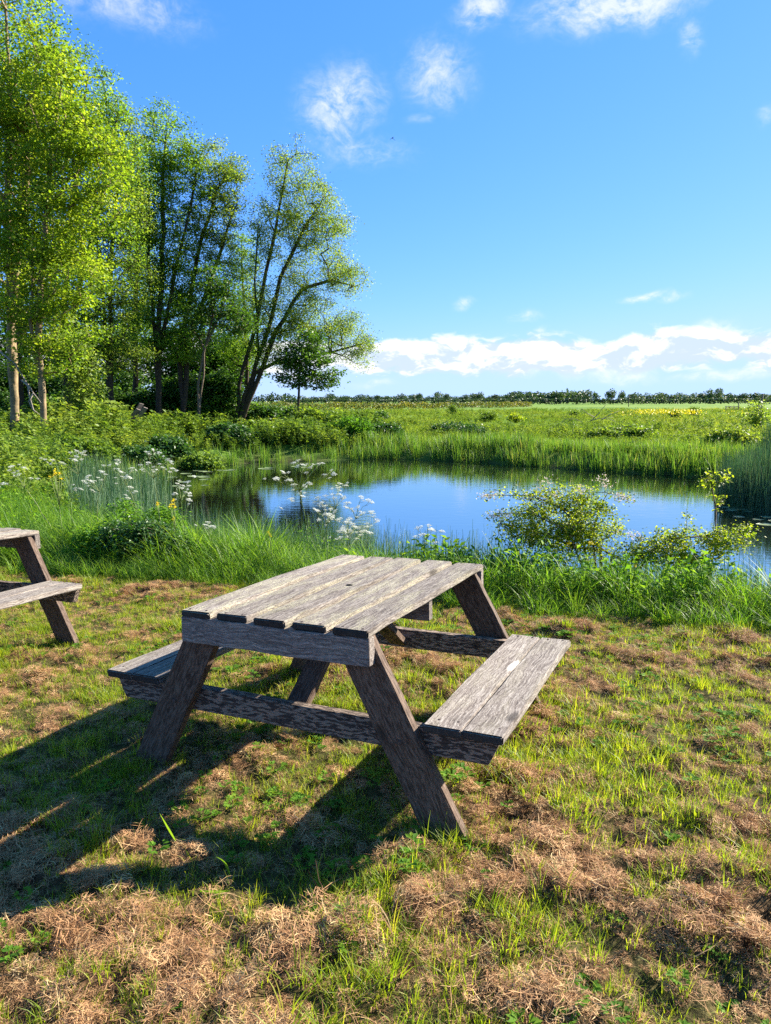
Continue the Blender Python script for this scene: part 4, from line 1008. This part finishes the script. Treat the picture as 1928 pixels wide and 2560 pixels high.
def cow_parsley(px, D, top_px, heads, label, rnd_lean=.05, leafy=1.0, spread=1.0):
    """heads: list of photo pixels of its flower heads"""
    b0 = foot(px, D); b0[2] = max(gz(b0[0], D), WATER_Z - .05)
    root = empty('cow_parsley', b0, 0, label, 'wildflower', 'cow parsley on the near bank')
    st = Bag(); stem_o = link('stem', bpy.data.meshes.new('cow_parsley_stem'), None, root); H_ = np.array([at(hx, hy, D + R.normal(0, .12)) - b0 for hx, hy in heads])
    top = H_[np.argmax(H_[:, 2])]; mid = np.mean(H_, 0)
    joint = np.array([mid[0] * .45, mid[1] * .45, mid[2] * .5]); j2 = joint * .45 + top * .55
    def cur(a, b_, r0, r1):
        pts = [a + (b_ - a) * t_ + np.array([0, 0, 1]) * np.linalg.norm(b_ - a) * .10 * math.sin(math.pi * t_) + R.normal(0, .004, 3) * (0 < t_ < 1) for t_ in np.linspace(0, 1, 6)]
        polytube(st, pts, np.linspace(r0, r1, 6), 5, r=R.random())
    cur(np.zeros(3), joint, .0055, .0045); cur(joint, j2, .0045, .003)
    for i, h_ in enumerate(H_):
        a = joint if h_[2] < j2[2] else j2
        cur(a, h_ - [0, 0, .014], .0026, .0013)
        for s in range(1):
            o = link('umbel', UMB[i % 3], None, stem_o, h_); o.rotation_euler = (R.normal(0, .25), R.normal(0, .25), R.uniform(0, 6)); k_ = R.uniform(.8, 1.25); o.scale = (k_, k_, k_)
        for s in range(R.integers(1, 3)):
            q = h_ + R.normal(0, 1, 3) * [.05, .05, .03] - [0, 0, .02]
            cur(a * .3 + h_ * .7, q - [0, 0, .012], .0015, .001)
            o = link('umbel', UMB[(i + s) % 3], None, stem_o, q); o.rotation_euler = (R.normal(0, .3), R.normal(0, .3), R.uniform(0, 6)); k_ = R.uniform(.5, .95); o.scale = (k_, k_, k_)
    stem_o.data = st.mesh('cow_parsley_stem', True); stem_o.data.materials.append(M['stem'])
    lv = Bag(); n = int(140 * leafy); t_ = R.random(n) ** .8; ax = joint[None] * t_[:, None]
    a = R.uniform(0, 6.28, n); out_ = R.uniform(.03, .19, n) * (1.1 - t_ * .6)
    c = ax + np.stack([np.cos(a) * out_, np.sin(a) * out_, R.normal(0, .04, n)], 1)
    leaf_quads(lv, c, np.stack([np.cos(a), np.sin(a), R.normal(-.1, .5, n)], 1), R.normal(0, .4, (n, 3)) + [0, 0, 1], R.uniform(.02, .05, n), R.uniform(.006, .016, n))
    link('leaves', lv.mesh('cow_parsley_leaves'), M['weed'], root)
    return root

def hds(cx, cy, sx, sy, n): return [(cx + R.uniform(-1, 1) * sx, cy + R.uniform(-1, 1) * sy) for _ in range(n)]
cow_parsley(765, 7.3, 0, [(735, 1157), (758, 1162), (797, 1160), (778, 1168), (708, 1180), (690, 1198), (726, 1200), (735, 1212), (812, 1187), (835, 1185), (770, 1208)], 'tallest cow parsley plant behind the left corner of the table')
cow_parsley(800, 7.4, 0, [(850, 1210), (865, 1215), (845, 1220), (830, 1222), (795, 1245), (815, 1240), (835, 1245), (748, 1230), (728, 1247), (858, 1246), (800, 1262)], 'bushy cow parsley with many heads just right of the tallest one')
cow_parsley(845, 7.2, 0, [(902, 1243), (922, 1252), (868, 1258), (880, 1272), (895, 1268), (910, 1282), (926, 1280), (935, 1292), (942, 1302), (870, 1300)], 'cow parsley leaning right over the open water')
cow_parsley(862, 6.9, 0, hds(880, 1318, 40, 22, 13) + [(850, 1345), (905, 1330)], 'low creamy mass of cow parsley heads behind the table end')
cow_parsley(815, 7.0, 0, hds(815, 1285, 30, 22, 9), 'short cow parsley in the middle of the central cluster')
cow_parsley(1055, 6.7, 0, [(1045, 1322), (1072, 1315), (1080, 1325), (1060, 1338), (1038, 1342), (1088, 1358)], 'short cow parsley among the rushes right of the central cluster', leafy=.7)
cow_parsley(128, 8.3, 0, [(35, 1178), (48, 1182), (28, 1163), (60, 1165), (10, 1205), (78, 1192)], 'long stemmed cow parsley leaning to the left edge', leafy=.6)
cow_parsley(160, 8.6, 0, [(113, 1145), (132, 1147), (155, 1153), (177, 1128), (192, 1125), (205, 1130), (188, 1147), (212, 1126)], 'tall cow parsley rising beside the upper yellow flower', leafy=.6)
cow_parsley(235, 8.4, 0, [(220, 1188), (210, 1200), (228, 1200), (216, 1205), (188, 1218), (230, 1222), (255, 1177), (264, 1183)], 'cow parsley with a flat white head left of the pond', leafy=.7)
cow_parsley(352, 8.3, 0, [(302, 1177), (316, 1190), (325, 1192), (275, 1160), (294, 1148), (330, 1168), (326, 1216), (340, 1226), (320, 1243)], 'cow parsley leaning left in front of the lily pads', leafy=.7)
cow_parsley(385, 8.9, 0, [(352, 1160), (372, 1155), (385, 1165), (392, 1172), (400, 1158), (420, 1147), (428, 1152), (432, 1170), (356, 1172), (372, 1128), (398, 1130)], 'cow parsley with a broad white crown against the far reeds', leafy=.7)
cow_parsley(440, 8.1, 0, [(448, 1200), (470, 1203), (445, 1208), (472, 1213), (440, 1232), (465, 1229), (475, 1238), (473, 1248)], 'sparse cow parsley above the lower yellow flower', leafy=.6)
cow_parsley(525, 7.4, 0, [(520, 1305), (532, 1316), (515, 1312)], 'tiny cow parsley in the grass at the shoulder of the bank', leafy=.5)

def yellow_flower(px, D, heads, label, size=.022):
    b0 = foot(px, D); b0[2] = max(gz(b0[0], D), WATER_Z - .05); root = empty('yellow_flower', b0, 0, label, 'wildflower', 'yellow wildflowers on the near bank')
    st = Bag(); stem_o = link('stem', bpy.data.meshes.new('flower_stem'), None, root); H_ = [at(hx, hy, D) - b0 for hx, hy in heads]; jn = np.mean(H_, 0) * .6
    polytube(st, [np.zeros(3), jn * .5 + R.normal(0, .006, 3), jn], [.004, .0035, .003], 5, r=.6)
    for h_ in H_:
        polytube(st, [jn, (jn + h_) / 2 + [0, 0, -.01], h_], [.0025, .002, .0015], 4, r=.6)
        b = Bag(); n = 12; a = R.uniform(0, 6.28, n)
        leaf_quads(b, R.normal(0, .008, (n, 3)), np.stack([np.cos(a), np.sin(a), R.uniform(.1, 1.0, n)], 1), np.stack([-np.cos(a) * .6, -np.sin(a) * .6, np.ones(n)], 1), size, size * .85)
        link('flower_head', b.mesh('flower_head'), M['yellow_petal'], stem_o, h_)
    stem_o.data = st.mesh('flower_stem', True); stem_o.data.materials.append(M['stem'])
    lv = Bag(); n = 30; t_ = R.random(n); a = R.uniform(0, 6.28, n)
    leaf_quads(lv, jn[None] * t_[:, None], np.stack([np.cos(a), np.sin(a), R.uniform(.1, .8, n)], 1), R.normal(0, .4, (n, 3)) + [0, 0, 1], R.uniform(.03, .07, n), R.uniform(.008, .018, n))
    link('leaves', lv.mesh('flower_leaves'), M['weed'], root)
yellow_flower(135, 8.2, [(137, 1172), (141, 1178), (149, 1181), (127, 1189), (155, 1194), (136, 1184)], 'tall yellow wildflower among the cow parsley at the left')
yellow_flower(430, 7.9, [(432, 1250), (436, 1247), (428, 1262), (434, 1258), (438, 1267), (426, 1266)], 'yellow wildflower above the dense dark bush')
yellow_flower(396, 7.9, [(394, 1254), (396, 1258), (393, 1260)], 'small yellow bloom left of the yellow wildflower above the bush', .018)
yellow_flower(436, 7.7, [(436, 1292), (433, 1297)], 'single low yellow bloom at the shoulder of the bank', .014)
yellow_flower(675, 7.2, [(675, 1337), (672, 1330)], 'single yellow bloom left of the central cow parsley', .016)
yellow_flower(1425, 6.3, [(1418, 1364), (1424, 1360), (1410, 1370)], 'yellow blooms low inside the hawthorn', .018)
yellow_flower(1478, 6.3, [(1474, 1360), (1480, 1362)], 'yellow bloom at the hawthorn\'s right side', .018)
yellow_flower(1588, 6.2, [(1590, 1420), (1586, 1418)], 'single yellow bloom in the grass under the hawthorn', .014)

# ------------------------------------------------------------------ lily pads
def pad_mesh(seed):
    r_ = random.Random(seed); n = 22; a0 = r_.uniform(0, 6); v = [(0, 0, .006)]
    for k in range(n + 1):
        a = a0 + .16 + (2 * math.pi - .32) * k / n; rr = 1 + .06 * math.sin(3 * a + seed) + r_.uniform(-.02, .02)
        v.append((math.cos(a) * rr, math.sin(a) * rr * .92, .012 + .02 * math.sin(2 * a + seed)))
    t_ = [(0, k + 1, k + 2) for k in range(n)]
    v2 = [(x, y, z - .02) for x, y, z in v]; m_ = len(v)
    q = [(k + 1, k + 2, m_ + k + 2, m_ + k + 1) for k in range(n)]
    me = nmesh('lily_pad', np.array(v + v2), [np.array(t_ + [(m_, m_ + k + 2, m_ + k + 1) for k in range(n)]), np.array(q)], np.full(2 * m_, .5)); me.materials.append(M['pad']); return me
PADS = [pad_mesh(k) for k in range(4)]
def wpt(px, py):
    d = pxdir(px, py); k = (WATER_Z - CAM_H) / d.z; return np.array([d.x * k, d.y * k, WATER_Z + .004])
def pad(px, py, r_, label, group):
    o = link('lily_pad', PADS[R.integers(0, 4)], None, None, wpt(px, py)); o.scale = (r_, r_, r_ * .6); o.rotation_euler = (0, 0, R.uniform(0, 6)); tag(o, label, 'lily pad', group)
for px, py, r_ in [(1810, 1273, .13), (1835, 1277, .16), (1850, 1272, .12), (1828, 1281, .12), (1885, 1277, .14), (1905, 1283, .16), (1922, 1277, .12), (1848, 1297, .12), (1896, 1304, .10), (1918, 1298, .13), (1912, 1316, .15), (1870, 1284, .10), (1940, 1308, .13), (1955, 1290, .14), (1860, 1279, .11)]:
    pad(px, py, r_, 'flat grey-green lily pad floating below the right rush stand', 'lily pads below the right rushes')
for k in range(14):
    px, py = R.uniform(385, 520), R.uniform(1172, 1225)
    pad(px, py, R.uniform(.10, .20), 'lily pad floating near the left end of the pond', 'lily pads at the left end of the pond')
for k in range(8):
    px = R.uniform(540, 790); pad(px, 1163 + (790 - px) * .022 + R.uniform(0, 7), R.uniform(.10, .2), 'lily pad close under the far left shore', 'lily pads along the far left shore')

# ------------------------------------------------------------------ weathered boards lying in the scrub
b0 = foot(330, 28.0); bd = empty('fallen_boards', b0, 0, 'grey weathered boards leaning out of the scrub below the trees', 'boards')
for k, (ex, ey) in enumerate([(356, 1006), (366, 1016), (348, 1020)]):
    tip = S(ex, ey, 28.0 - .12 * k, b0); lo = np.array([tip[0] - 1.35 - .15 * k, tip[1] + .25, -.1]); a_ = Vector(tip - lo)
    board('board', (a_.length, .22, .04), M['cleat'], bd, (tip + lo) / 2, basis(a_, (.25, 1, -.5)), .004, 300 + k)

# ------------------------------------------------------------------ field, hedges, far trees
def hedge(name, A, B, h_, thick, n, L, mat, label, group=None, hv=.25):
    A = np.array(A, float); B = np.array(B, float); t_ = R.random(n); c = A[None] + (B - A)[None] * t_[:, None]; d = unit(B - A); s = np.array([-d[1], d[0]])
    hh = h_ * (1 - hv + 2 * hv * vnoise(t_ * np.linalg.norm(B - A), t_ * 0, .35, 3, 70)); u = R.random(n) ** .6
    off = R.normal(0, .35, n) * thick
    p3 = np.stack([c[:, 0] + s[0] * off, c[:, 1] + s[1] * off, np.zeros(n)], 1); p3[:, 2] = ground(p3[:, 0], p3[:, 1]) + hh * u * np.sqrt(np.clip(1.1 - (off / thick) ** 2, .1, 1))
    a = R.uniform(0, 6.28, n); b = Bag(); o0 = np.array([(A[0] + B[0]) / 2, (A[1] + B[1]) / 2, 0])
    leaf_quads(b, p3 - o0, np.stack([np.cos(a), np.sin(a), R.normal(.3, .6, n)], 1), R.normal(0, .7, (n, 3)) + [0, -.3, .8], L * R.uniform(.6, 1.3, n), L * .8)
    o = link(name, b.mesh(name), M[mat], None, o0); tag(o, label, 'hedge', group); return o
hedge('hedge', (-22, 103), (38, 190), 1.35, 1.1, 9000, .34, 'hedge', 'long olive hedge crossing the field from the wood', 'field hedges')
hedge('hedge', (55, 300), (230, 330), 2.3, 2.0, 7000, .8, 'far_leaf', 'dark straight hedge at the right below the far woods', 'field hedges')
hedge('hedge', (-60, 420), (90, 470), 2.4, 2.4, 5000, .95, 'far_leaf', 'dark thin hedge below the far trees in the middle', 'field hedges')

def far_tree_mesh(seed, n=520):
    b = Bag(); r_ = np.random.default_rng(seed)
    E_ = [(0, 0, .62, .36, .36, .36)] + [(r_.normal(0, .18), r_.normal(0, .18), r_.uniform(.4, .78), .24, .24, .2) for _ in range(5)]
    c = ell_points(E_, n, .8); c[:, 2] = np.maximum(c[:, 2], .12)
    d = unit(R.normal(0, 1, (n, 3))); leaf_quads(b, c, d, R.normal(0, .6, (n, 3)) + [0, 0, .8], R.uniform(.07, .13, n), R.uniform(.06, .11, n))
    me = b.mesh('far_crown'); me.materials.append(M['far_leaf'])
    t_ = Bag(); tubes(t_, [[0, 0, -.02], [0, 0, .3]], [[0, 0, .3], [.03, 0, .6]], [.03, .024], [.024, .012], 5); tm = t_.mesh('far_trunk'); tm.materials.append(M['bark_dark'])
    return me, tm
FT = [far_tree_mesh(k) for k in range(5)]
def far_tree(px, D, hpx, wpx, label, k=None, base_py=1001):
    k = R.integers(0, 5) if k is None else k; b0 = foot(px, D); h_ = px2m(hpx, D) + 2.2; w_ = px2m(wpx, D)
    root = empty('far_tree', b0, R.uniform(0, 6), label, 'tree', 'far trees on the horizon')
    for nm, me in (('crown', FT[k][0]), ('trunk', FT[k][1])):
        o = link(nm, me, None, root); o.scale = (w_ / .95, w_ / .95, h_ / .98)
for px, D, hh, ww, lb in [
    (828, 520, 17, 30, 'far tree just right of the wood on the horizon'), (868, 620, 12, 26, 'low far tree left of the far round tree'), (905, 560, 15, 30, 'flat topped far tree left of the far round tree'),
    (1006, 560, 17, 16, 'small round far tree alone above the olive hedge'), (1035, 620, 14, 30, 'broad far tree right of the small round one'), (1050, 560, 16, 24, 'dark far tree beside the broad far tree'),
    (1098, 480, 20, 24, 'taller far tree in the middle of the horizon'), (1118, 520, 15, 26, 'lower far tree touching the taller middle one'), (1165, 700, 14, 22, 'small far tree left of the paired far trees'),
    (1183, 520, 16, 24, 'left of the paired far trees before the long wood'), (1203, 520, 20, 26, 'right of the paired far trees before the long wood'), (1240, 650, 13, 26, 'low far tree touching the long wood\'s left end'),
    (1470, 430, 24, 32, 'round dark far tree at the right end of the long wood'), (1490, 450, 16, 22, 'small far tree under the round dark one'),
    (1530, 400, 26, 32, 'pale feathery far tree left of the pole'), (1556, 400, 22, 24, 'pale feathery far tree touching the pole'),
    (1775, 380, 24, 24, 'left of the two feathery far trees at the right'), (1798, 380, 27, 26, 'right of the two feathery far trees at the right'), (1910, 600, 12, 30, 'low far tree at the right photo edge'),
    (945, 600, 12, 24, 'little far tree between the flat topped and the round one'), (970, 700, 10, 26, 'lowest far tree left of the small round one')]:
    far_tree(px, D, hh, ww, lb)

def wood(name, px0, px1, D, hpx, n, label):
    """a far wood read as one mass: many crowns in one mesh"""
    b = Bag()
    for k in range(n):
        px = px0 + (px1 - px0) * (k + R.uniform(.1, .9)) / n; d_ = D + R.uniform(0, 70); p_ = at(px, 1001, d_); h_ = (px2m(hpx, D) + 2.2) * R.uniform(.8, 1.15) * min(1.0, .65 + .35 * min(k, n - 1 - k) / 2.); w_ = h_ * R.uniform(.9, 1.6)
        m_ = 150; c = ell_points([(0, 0, .55, .5, .5, .45), (.2, 0, .4, .4, .4, .4), (-.2, 0, .4, .4, .4, .38)], m_, .9) * [w_, w_, h_] + [p_[0], d_, -.3]
        leaf_quads(b, c, unit(R.normal(0, 1, (m_, 3))), R.normal(0, .6, (m_, 3)) + [0, 0, .8], h_ * .22, h_ * .2, r=np.clip(R.random() * .6 + R.random(m_) * .4, 0, 1))
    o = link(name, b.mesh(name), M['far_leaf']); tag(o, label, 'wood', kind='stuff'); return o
wood('far_wood', 1262, 1470, 620, 21, 40, 'dark long wood on the horizon right of the middle')
wood('far_wood', 1560, 2100, 1100, 15, 60, 'blue distant wood along the right horizon')
wood('far_wood', 760, 1270, 1500, 11, 70, 'faint distant line of trees along the middle horizon')
wood('far_wood', -700, 780, 900, 16, 90, 'distant wood behind the trunks on the left')
wood('far_wood', 2100, 3600, 1000, 15, 90, 'distant wood beyond the right edge')

def pole(px, base_py, top_py, label, arm):
    D = (CAM_H + .22) / ((base_py - 1001.5) / FPX); b0 = foot(px, D); h_ = px2m(base_py - top_py, D); root = empty('utility_pole', b0, 0, label, 'pole', 'poles in the field')
    b = Bag(); polytube(b, [(0, 0, -.2), (0, 0, h_ * .5), (.01, 0, h_)], [.12, .10, .085], 8); link('post', b.mesh('pole_post', True), M['post'], root)
    if arm:
        b = Bag(); tubes(b, [[-.45, -.12, h_ - .3]], [[.45, -.12, h_ - .3]], .05, .05, 4); link('crossarm', b.mesh('pole_arm'), M['post'], root)
pole(1574, 1018, 987, 'wooden pole standing in the field at the pale far trees', True)
pole(1908, 1031, 988, 'tall wooden post in the field near the right photo edge', False)
D = 108.0; fr = empty('field_fence', foot(1834, D), 0, 'short wooden post and rail fence in the right field', 'fence')
for k in range(4):
    b = Bag(); polytube(b, [(-.95 + k * .62, 0, -.1), (-.95 + k * .62, 0, [.85, .8, .8, 1.3][k])], [.075, .07], 6); link('post', b.mesh('fence_post'), M['post'], fr)
for z in (.72, .38):
    b = Bag(); tubes(b, [[-1.0, -.09, z]], [[.95, -.09, z]], .05, .05, 4); link('rail', b.mesh('fence_rail'), M['post'], fr)

# yellow drifts and single bushes in the marsh
def drift(px, py, wpx, n, label):
    D = (CAM_H + .0) / ((py - 1001.5) / FPX); c0 = foot(px, D); b = Bag()
    c = np.stack([R.normal(0, px2m(wpx, D) * .45, n), R.normal(0, 2.2, n), R.uniform(.45, .85, n)], 1); a = R.uniform(0, 6.28, n)
    leaf_quads(b, c, np.stack([np.cos(a), np.sin(a), R.uniform(-.2, .6, n)], 1), R.normal(0, .6, (n, 3)) + [0, -.5, .7], .13, .12)
    tag(link('yellow_flower_drift', b.mesh('yellow_flower_drift'), M['yellow_petal'], None, c0), label, 'wildflowers', kind='stuff')
drift(1642, 1044, 46, 420, 'large bright yellow flower patch in the marsh'); drift(1718, 1045, 32, 260, 'smaller bright yellow flower patch right of the large one'); drift(1565, 1046, 24, 60, 'thin yellow flower patch left of the large one')
drift(1672, 1034, 60, 50, 'faint yellow flower band behind the large patch'); drift(1795, 1028, 40, 26, 'faint yellow flower band left of the fence'); drift(1866, 1048, 20, 60, 'small yellow flower patch at the right photo edge')
for px, D, w_, h_, leaf, lb in [(1225, 62, 36, 24, 'scrub', 'sparse green sapling bush in front of the olive hedge'), (1290, 58, 28, 24, 'hawthorn', 'yellow-green little bush in the marsh'), (955, 60, 28, 26, 'bramble', 'small dark bush at the left end of the marsh'),
                            (1135, 80, 26, 28, 'scrub', 'thin sapling standing in front of the olive hedge'), (1692, 66, 34, 22, 'scrub', 'feathery green bush behind the yellow patches'), (1740, 75, 22, 24, 'scrub', 'slim bush right of the feathery green bush'),
                            (1895, 40, 60, 66, 'willow', 'pale thin willow bush at the right photo edge'), (1440, 70, 30, 18, 'scrub', 'low bush behind the dead branches')]:
    b0 = foot(px, D); W_ = px2m(w_, D) * .5; H_ = px2m(h_, D) * 1.1
    shrub('marsh_bush', b0, [(0, 0, H_ * .55, W_, W_ * .8, H_ * .45), (W_ * .4, 0, H_ * .4, W_ * .5, W_ * .5, H_ * .35)], 70, 14, leaf, .16, .6, lb, 'single bushes in the marsh', .2, step=.5)
# dead branches
b0 = foot(1480, 52); dr = empty('dead_branches', b0, 0, 'bare grey fallen branches arching out of the marsh', 'branches'); D = 52
for k, ln in enumerate([[(1405, 1060), (1415, 1050), (1440, 1050), (1460, 1060)], [(1478, 1055), (1495, 1040), (1510, 1022), (1520, 1010)], [(1470, 1058), (1500, 1048), (1530, 1052), (1545, 1060)], [(1500, 1062), (1502, 1055), (1515, 1048), (1535, 1046)], [(1488, 1046), (1470, 1036), (1455, 1024)], [(1505, 1052), (1525, 1040), (1550, 1030)]]):
    b = Bag(); pts = [S(x_, y_, D + k * .1, b0) for x_, y_ in ln]; polytube(b, pts, np.linspace(.035, .012, len(pts)), 5); link('branch', b.mesh('dead_branch', True), M['dead'], dr)
# bare broken branch in front of the left trunks
b0 = foot(108, 25.6); D = 25.6; dr = empty('broken_branch', b0, 0, 'bare broken branch hanging in front of the left sycamore trunks', 'branch')
for ln in [[(0, 872), (40, 905), (70, 955), (85, 978), (104, 1002)], [(72, 955), (75, 985), (85, 1020), (100, 1032)], [(55, 945), (78, 965), (82, 972)], [(85, 978), (74, 1000), (88, 1028)], [(-10, 860), (20, 890), (45, 912)]]:
    b = Bag(); pts = [S(x_, y_, D, b0) for x_, y_ in ln]; polytube(b, pts, np.linspace(.035, .015, len(pts)), 5); link('branch', b.mesh('broken_branch', True), M['dead'], dr)

# bird
bp = at(986, 345, 42.0); bird = empty('bird', bp, .4, 'small dark bird flying in the blue sky right of the trees', 'bird')
b = Bag(); polytube(b, [(0, .10, 0), (0, .07, .008), (0, .02, .0), (0, -.05, .0), (0, -.10, .004)], [.006, .020, .026, .018, .004], 8); link('body', b.mesh('bird_body', True), M['bird'], bird)
for s in (-1, 1):
    v = np.array([(s * .015, .05, .01), (s * .07, .05, -.02), (s * .15, -.02, -.11), (s * .165, -.06, -.135), (s * .10, -.02, -.07), (s * .06, -.01, -.03), (s * .015, -.03, .005)]); v2 = v + [0, 0, -.006]
    q = [(0, 1, 5, 6), (1, 2, 4, 5)]; tt = [(2, 3, 4)]
    bb = Bag(); bb.add(np.concatenate([v, v2]), q=[list(a) for a in q] + [[k + 7 for k in a] for a in q] + [[k, (k + 1) % 7, (k + 1) % 7 + 7, k + 7] for k in range(7)], t=tt + [(9, 10, 11)]); link('wing', bb.mesh('bird_wing'), M['bird'], bird)
bb = Bag(); bb.add(np.array([(-.012, -.08, 0), (.012, -.08, 0), (.03, -.17, 0), (0, -.13, 0), (-.03, -.17, 0), (-.012, -.08, -.005), (.012, -.08, -.005), (.03, -.17, -.005), (0, -.13, -.005), (-.03, -.17, -.005)]), t=[(0, 1, 3), (1, 2, 3), (0, 3, 4), (5, 8, 6), (6, 8, 7), (5, 9, 8)]); link('tail', bb.mesh('bird_tail'), M['bird'], bird)

# ------------------------------------------------------------------ weeds in the lawn
def weed_mesh(n, L, lobes=3, up=.5):
    b = Bag()
    for k in range(n):
        a = k * 2.4 + R.normal(0, .2); st = R.uniform(.3, 1.0) * L * 1.2; c = np.array([math.cos(a) * st, math.sin(a) * st, L * R.uniform(.5, 1.3) * up])
        tubes(b, [[0, 0, -.01]], [c], .0012, .0008, 3, r=.3)
        for j in range(lobes):
            aa = a + (j - (lobes - 1) / 2) * .75; leaf_quads(b, c[None], np.array([[math.cos(aa), math.sin(aa), .25]]), np.array([[-math.cos(a) * .3, -math.sin(a) * .3, 1.]]) + R.normal(0, .15, (1, 3)), L * R.uniform(.8, 1.1), L * .5, shape=.55)
    me = b.mesh('lawn_weed'); me.materials.append(M['weed']); return me
C_weed = asset_col('lawn_weed', [weed_mesh(8, .017, 3), weed_mesh(6, .022, 3), weed_mesh(9, .014, 5), weed_mesh(5, .026, 3, .8)])
x, y = lawn_points(3200, 6.0); keep = R.random(len(x)) < sstep(vnoise(x, y, 1.6, 2, 80), .38, .72) * .75; x, y = x[keep], y[keep]
scatter('lawn_weeds', np.stack([x, y, ground(x, y) + .012], 1), R.uniform(0, 6.28, len(x)), R.uniform(.7, 1.4, len(x)), R.integers(0, 4, len(x)), C_weed, 'small bright clover-like weeds dotted over the lawn', 'weeds')

def gpt(px, py, dz=0.0):
    d = pxdir(px, py); k = 1.0
    for _ in range(400):
        p_ = np.array([d.x, d.y, d.z]) * k + [0, 0, CAM_H]
        if p_[2] < gz(p_[0], p_[1]) + dz: break
        k *= 1.006
    return p_
for px, py, s, lb in [(205, 2400, 1.0, 'bright lobed weed in the hay at the lower left'), (1820, 2540, 1.5, 'bright round leaved weed at the lower right corner'), (1690, 2460, 1.5, 'pair of broad weed leaves near the lower right'), (430, 2520, 1.2, 'small lobed weed at the bottom left'),
                      (1480, 2000, 1.3, 'bright leafy weed right of the front table leg'), (1790, 2390, 1.6, 'dark lobed weed in the hollow at the lower right'), (740, 2080, 1.0, 'little weed in the shadow edge below the table'), (1540, 2300, 1.2, 'lobed weed in the hay right of the middle')]:
    g_ = gpt(px, py); o = link('lawn_weed', weed_mesh(10, .02, 3, .7), None, None, g_); o.scale = (s * .62, s * .62, s * .62); tag(o, lb, 'weed', 'single larger weeds in the lawn')
for pts, lb in [([(435, 2110), (420, 2075), (395, 2030)], 'broad pale grass blade bending left in the lit patch below the table'), ([(570, 2200), (566, 2150), (535, 2140)], 'hooked broad grass blade in the table shadow'), ([(495, 2230), (535, 2238), (570, 2252)], 'broad grass blade lying flat in the table shadow')]:
    b = Bag(); P3 = [gpt(*pts[0])]; dpt = P3[0][1]
    for q in pts[1:]: P3.append(at(q[0], q[1], dpt - .01))
    P3 = np.array(P3); P3[:, 2] = np.maximum(P3[:, 2], [gz(a[0], a[1]) + .005 for a in P3]); tt = np.linspace(0, 1, 9); cv = np.array([(1 - t_) ** 2 * P3[0] + 2 * t_ * (1 - t_) * P3[1] + t_ * t_ * P3[2] for t_ in tt])
    T_ = unit(np.gradient(cv, axis=0)); s_ = unit(np.cross(T_, [0.3, 1.0, 0.3])); w_ = .005 * np.sin(np.pi * np.clip(tt * .85 + .15, 0, 1)) + .0008
    V = np.stack([cv - s_ * w_[:, None], cv + s_ * w_[:, None] + [0, .002, 0]], 1).reshape(-1, 3); b.add(V - P3[0], q=[[2 * k, 2 * k + 1, 2 * k + 3, 2 * k + 2] for k in range(8)], r=.8)
    tag(link('grass_blade', b.mesh('grass_blade', True), M['weed'], None, P3[0]), lb, 'grass blade', 'single broad grass blades')
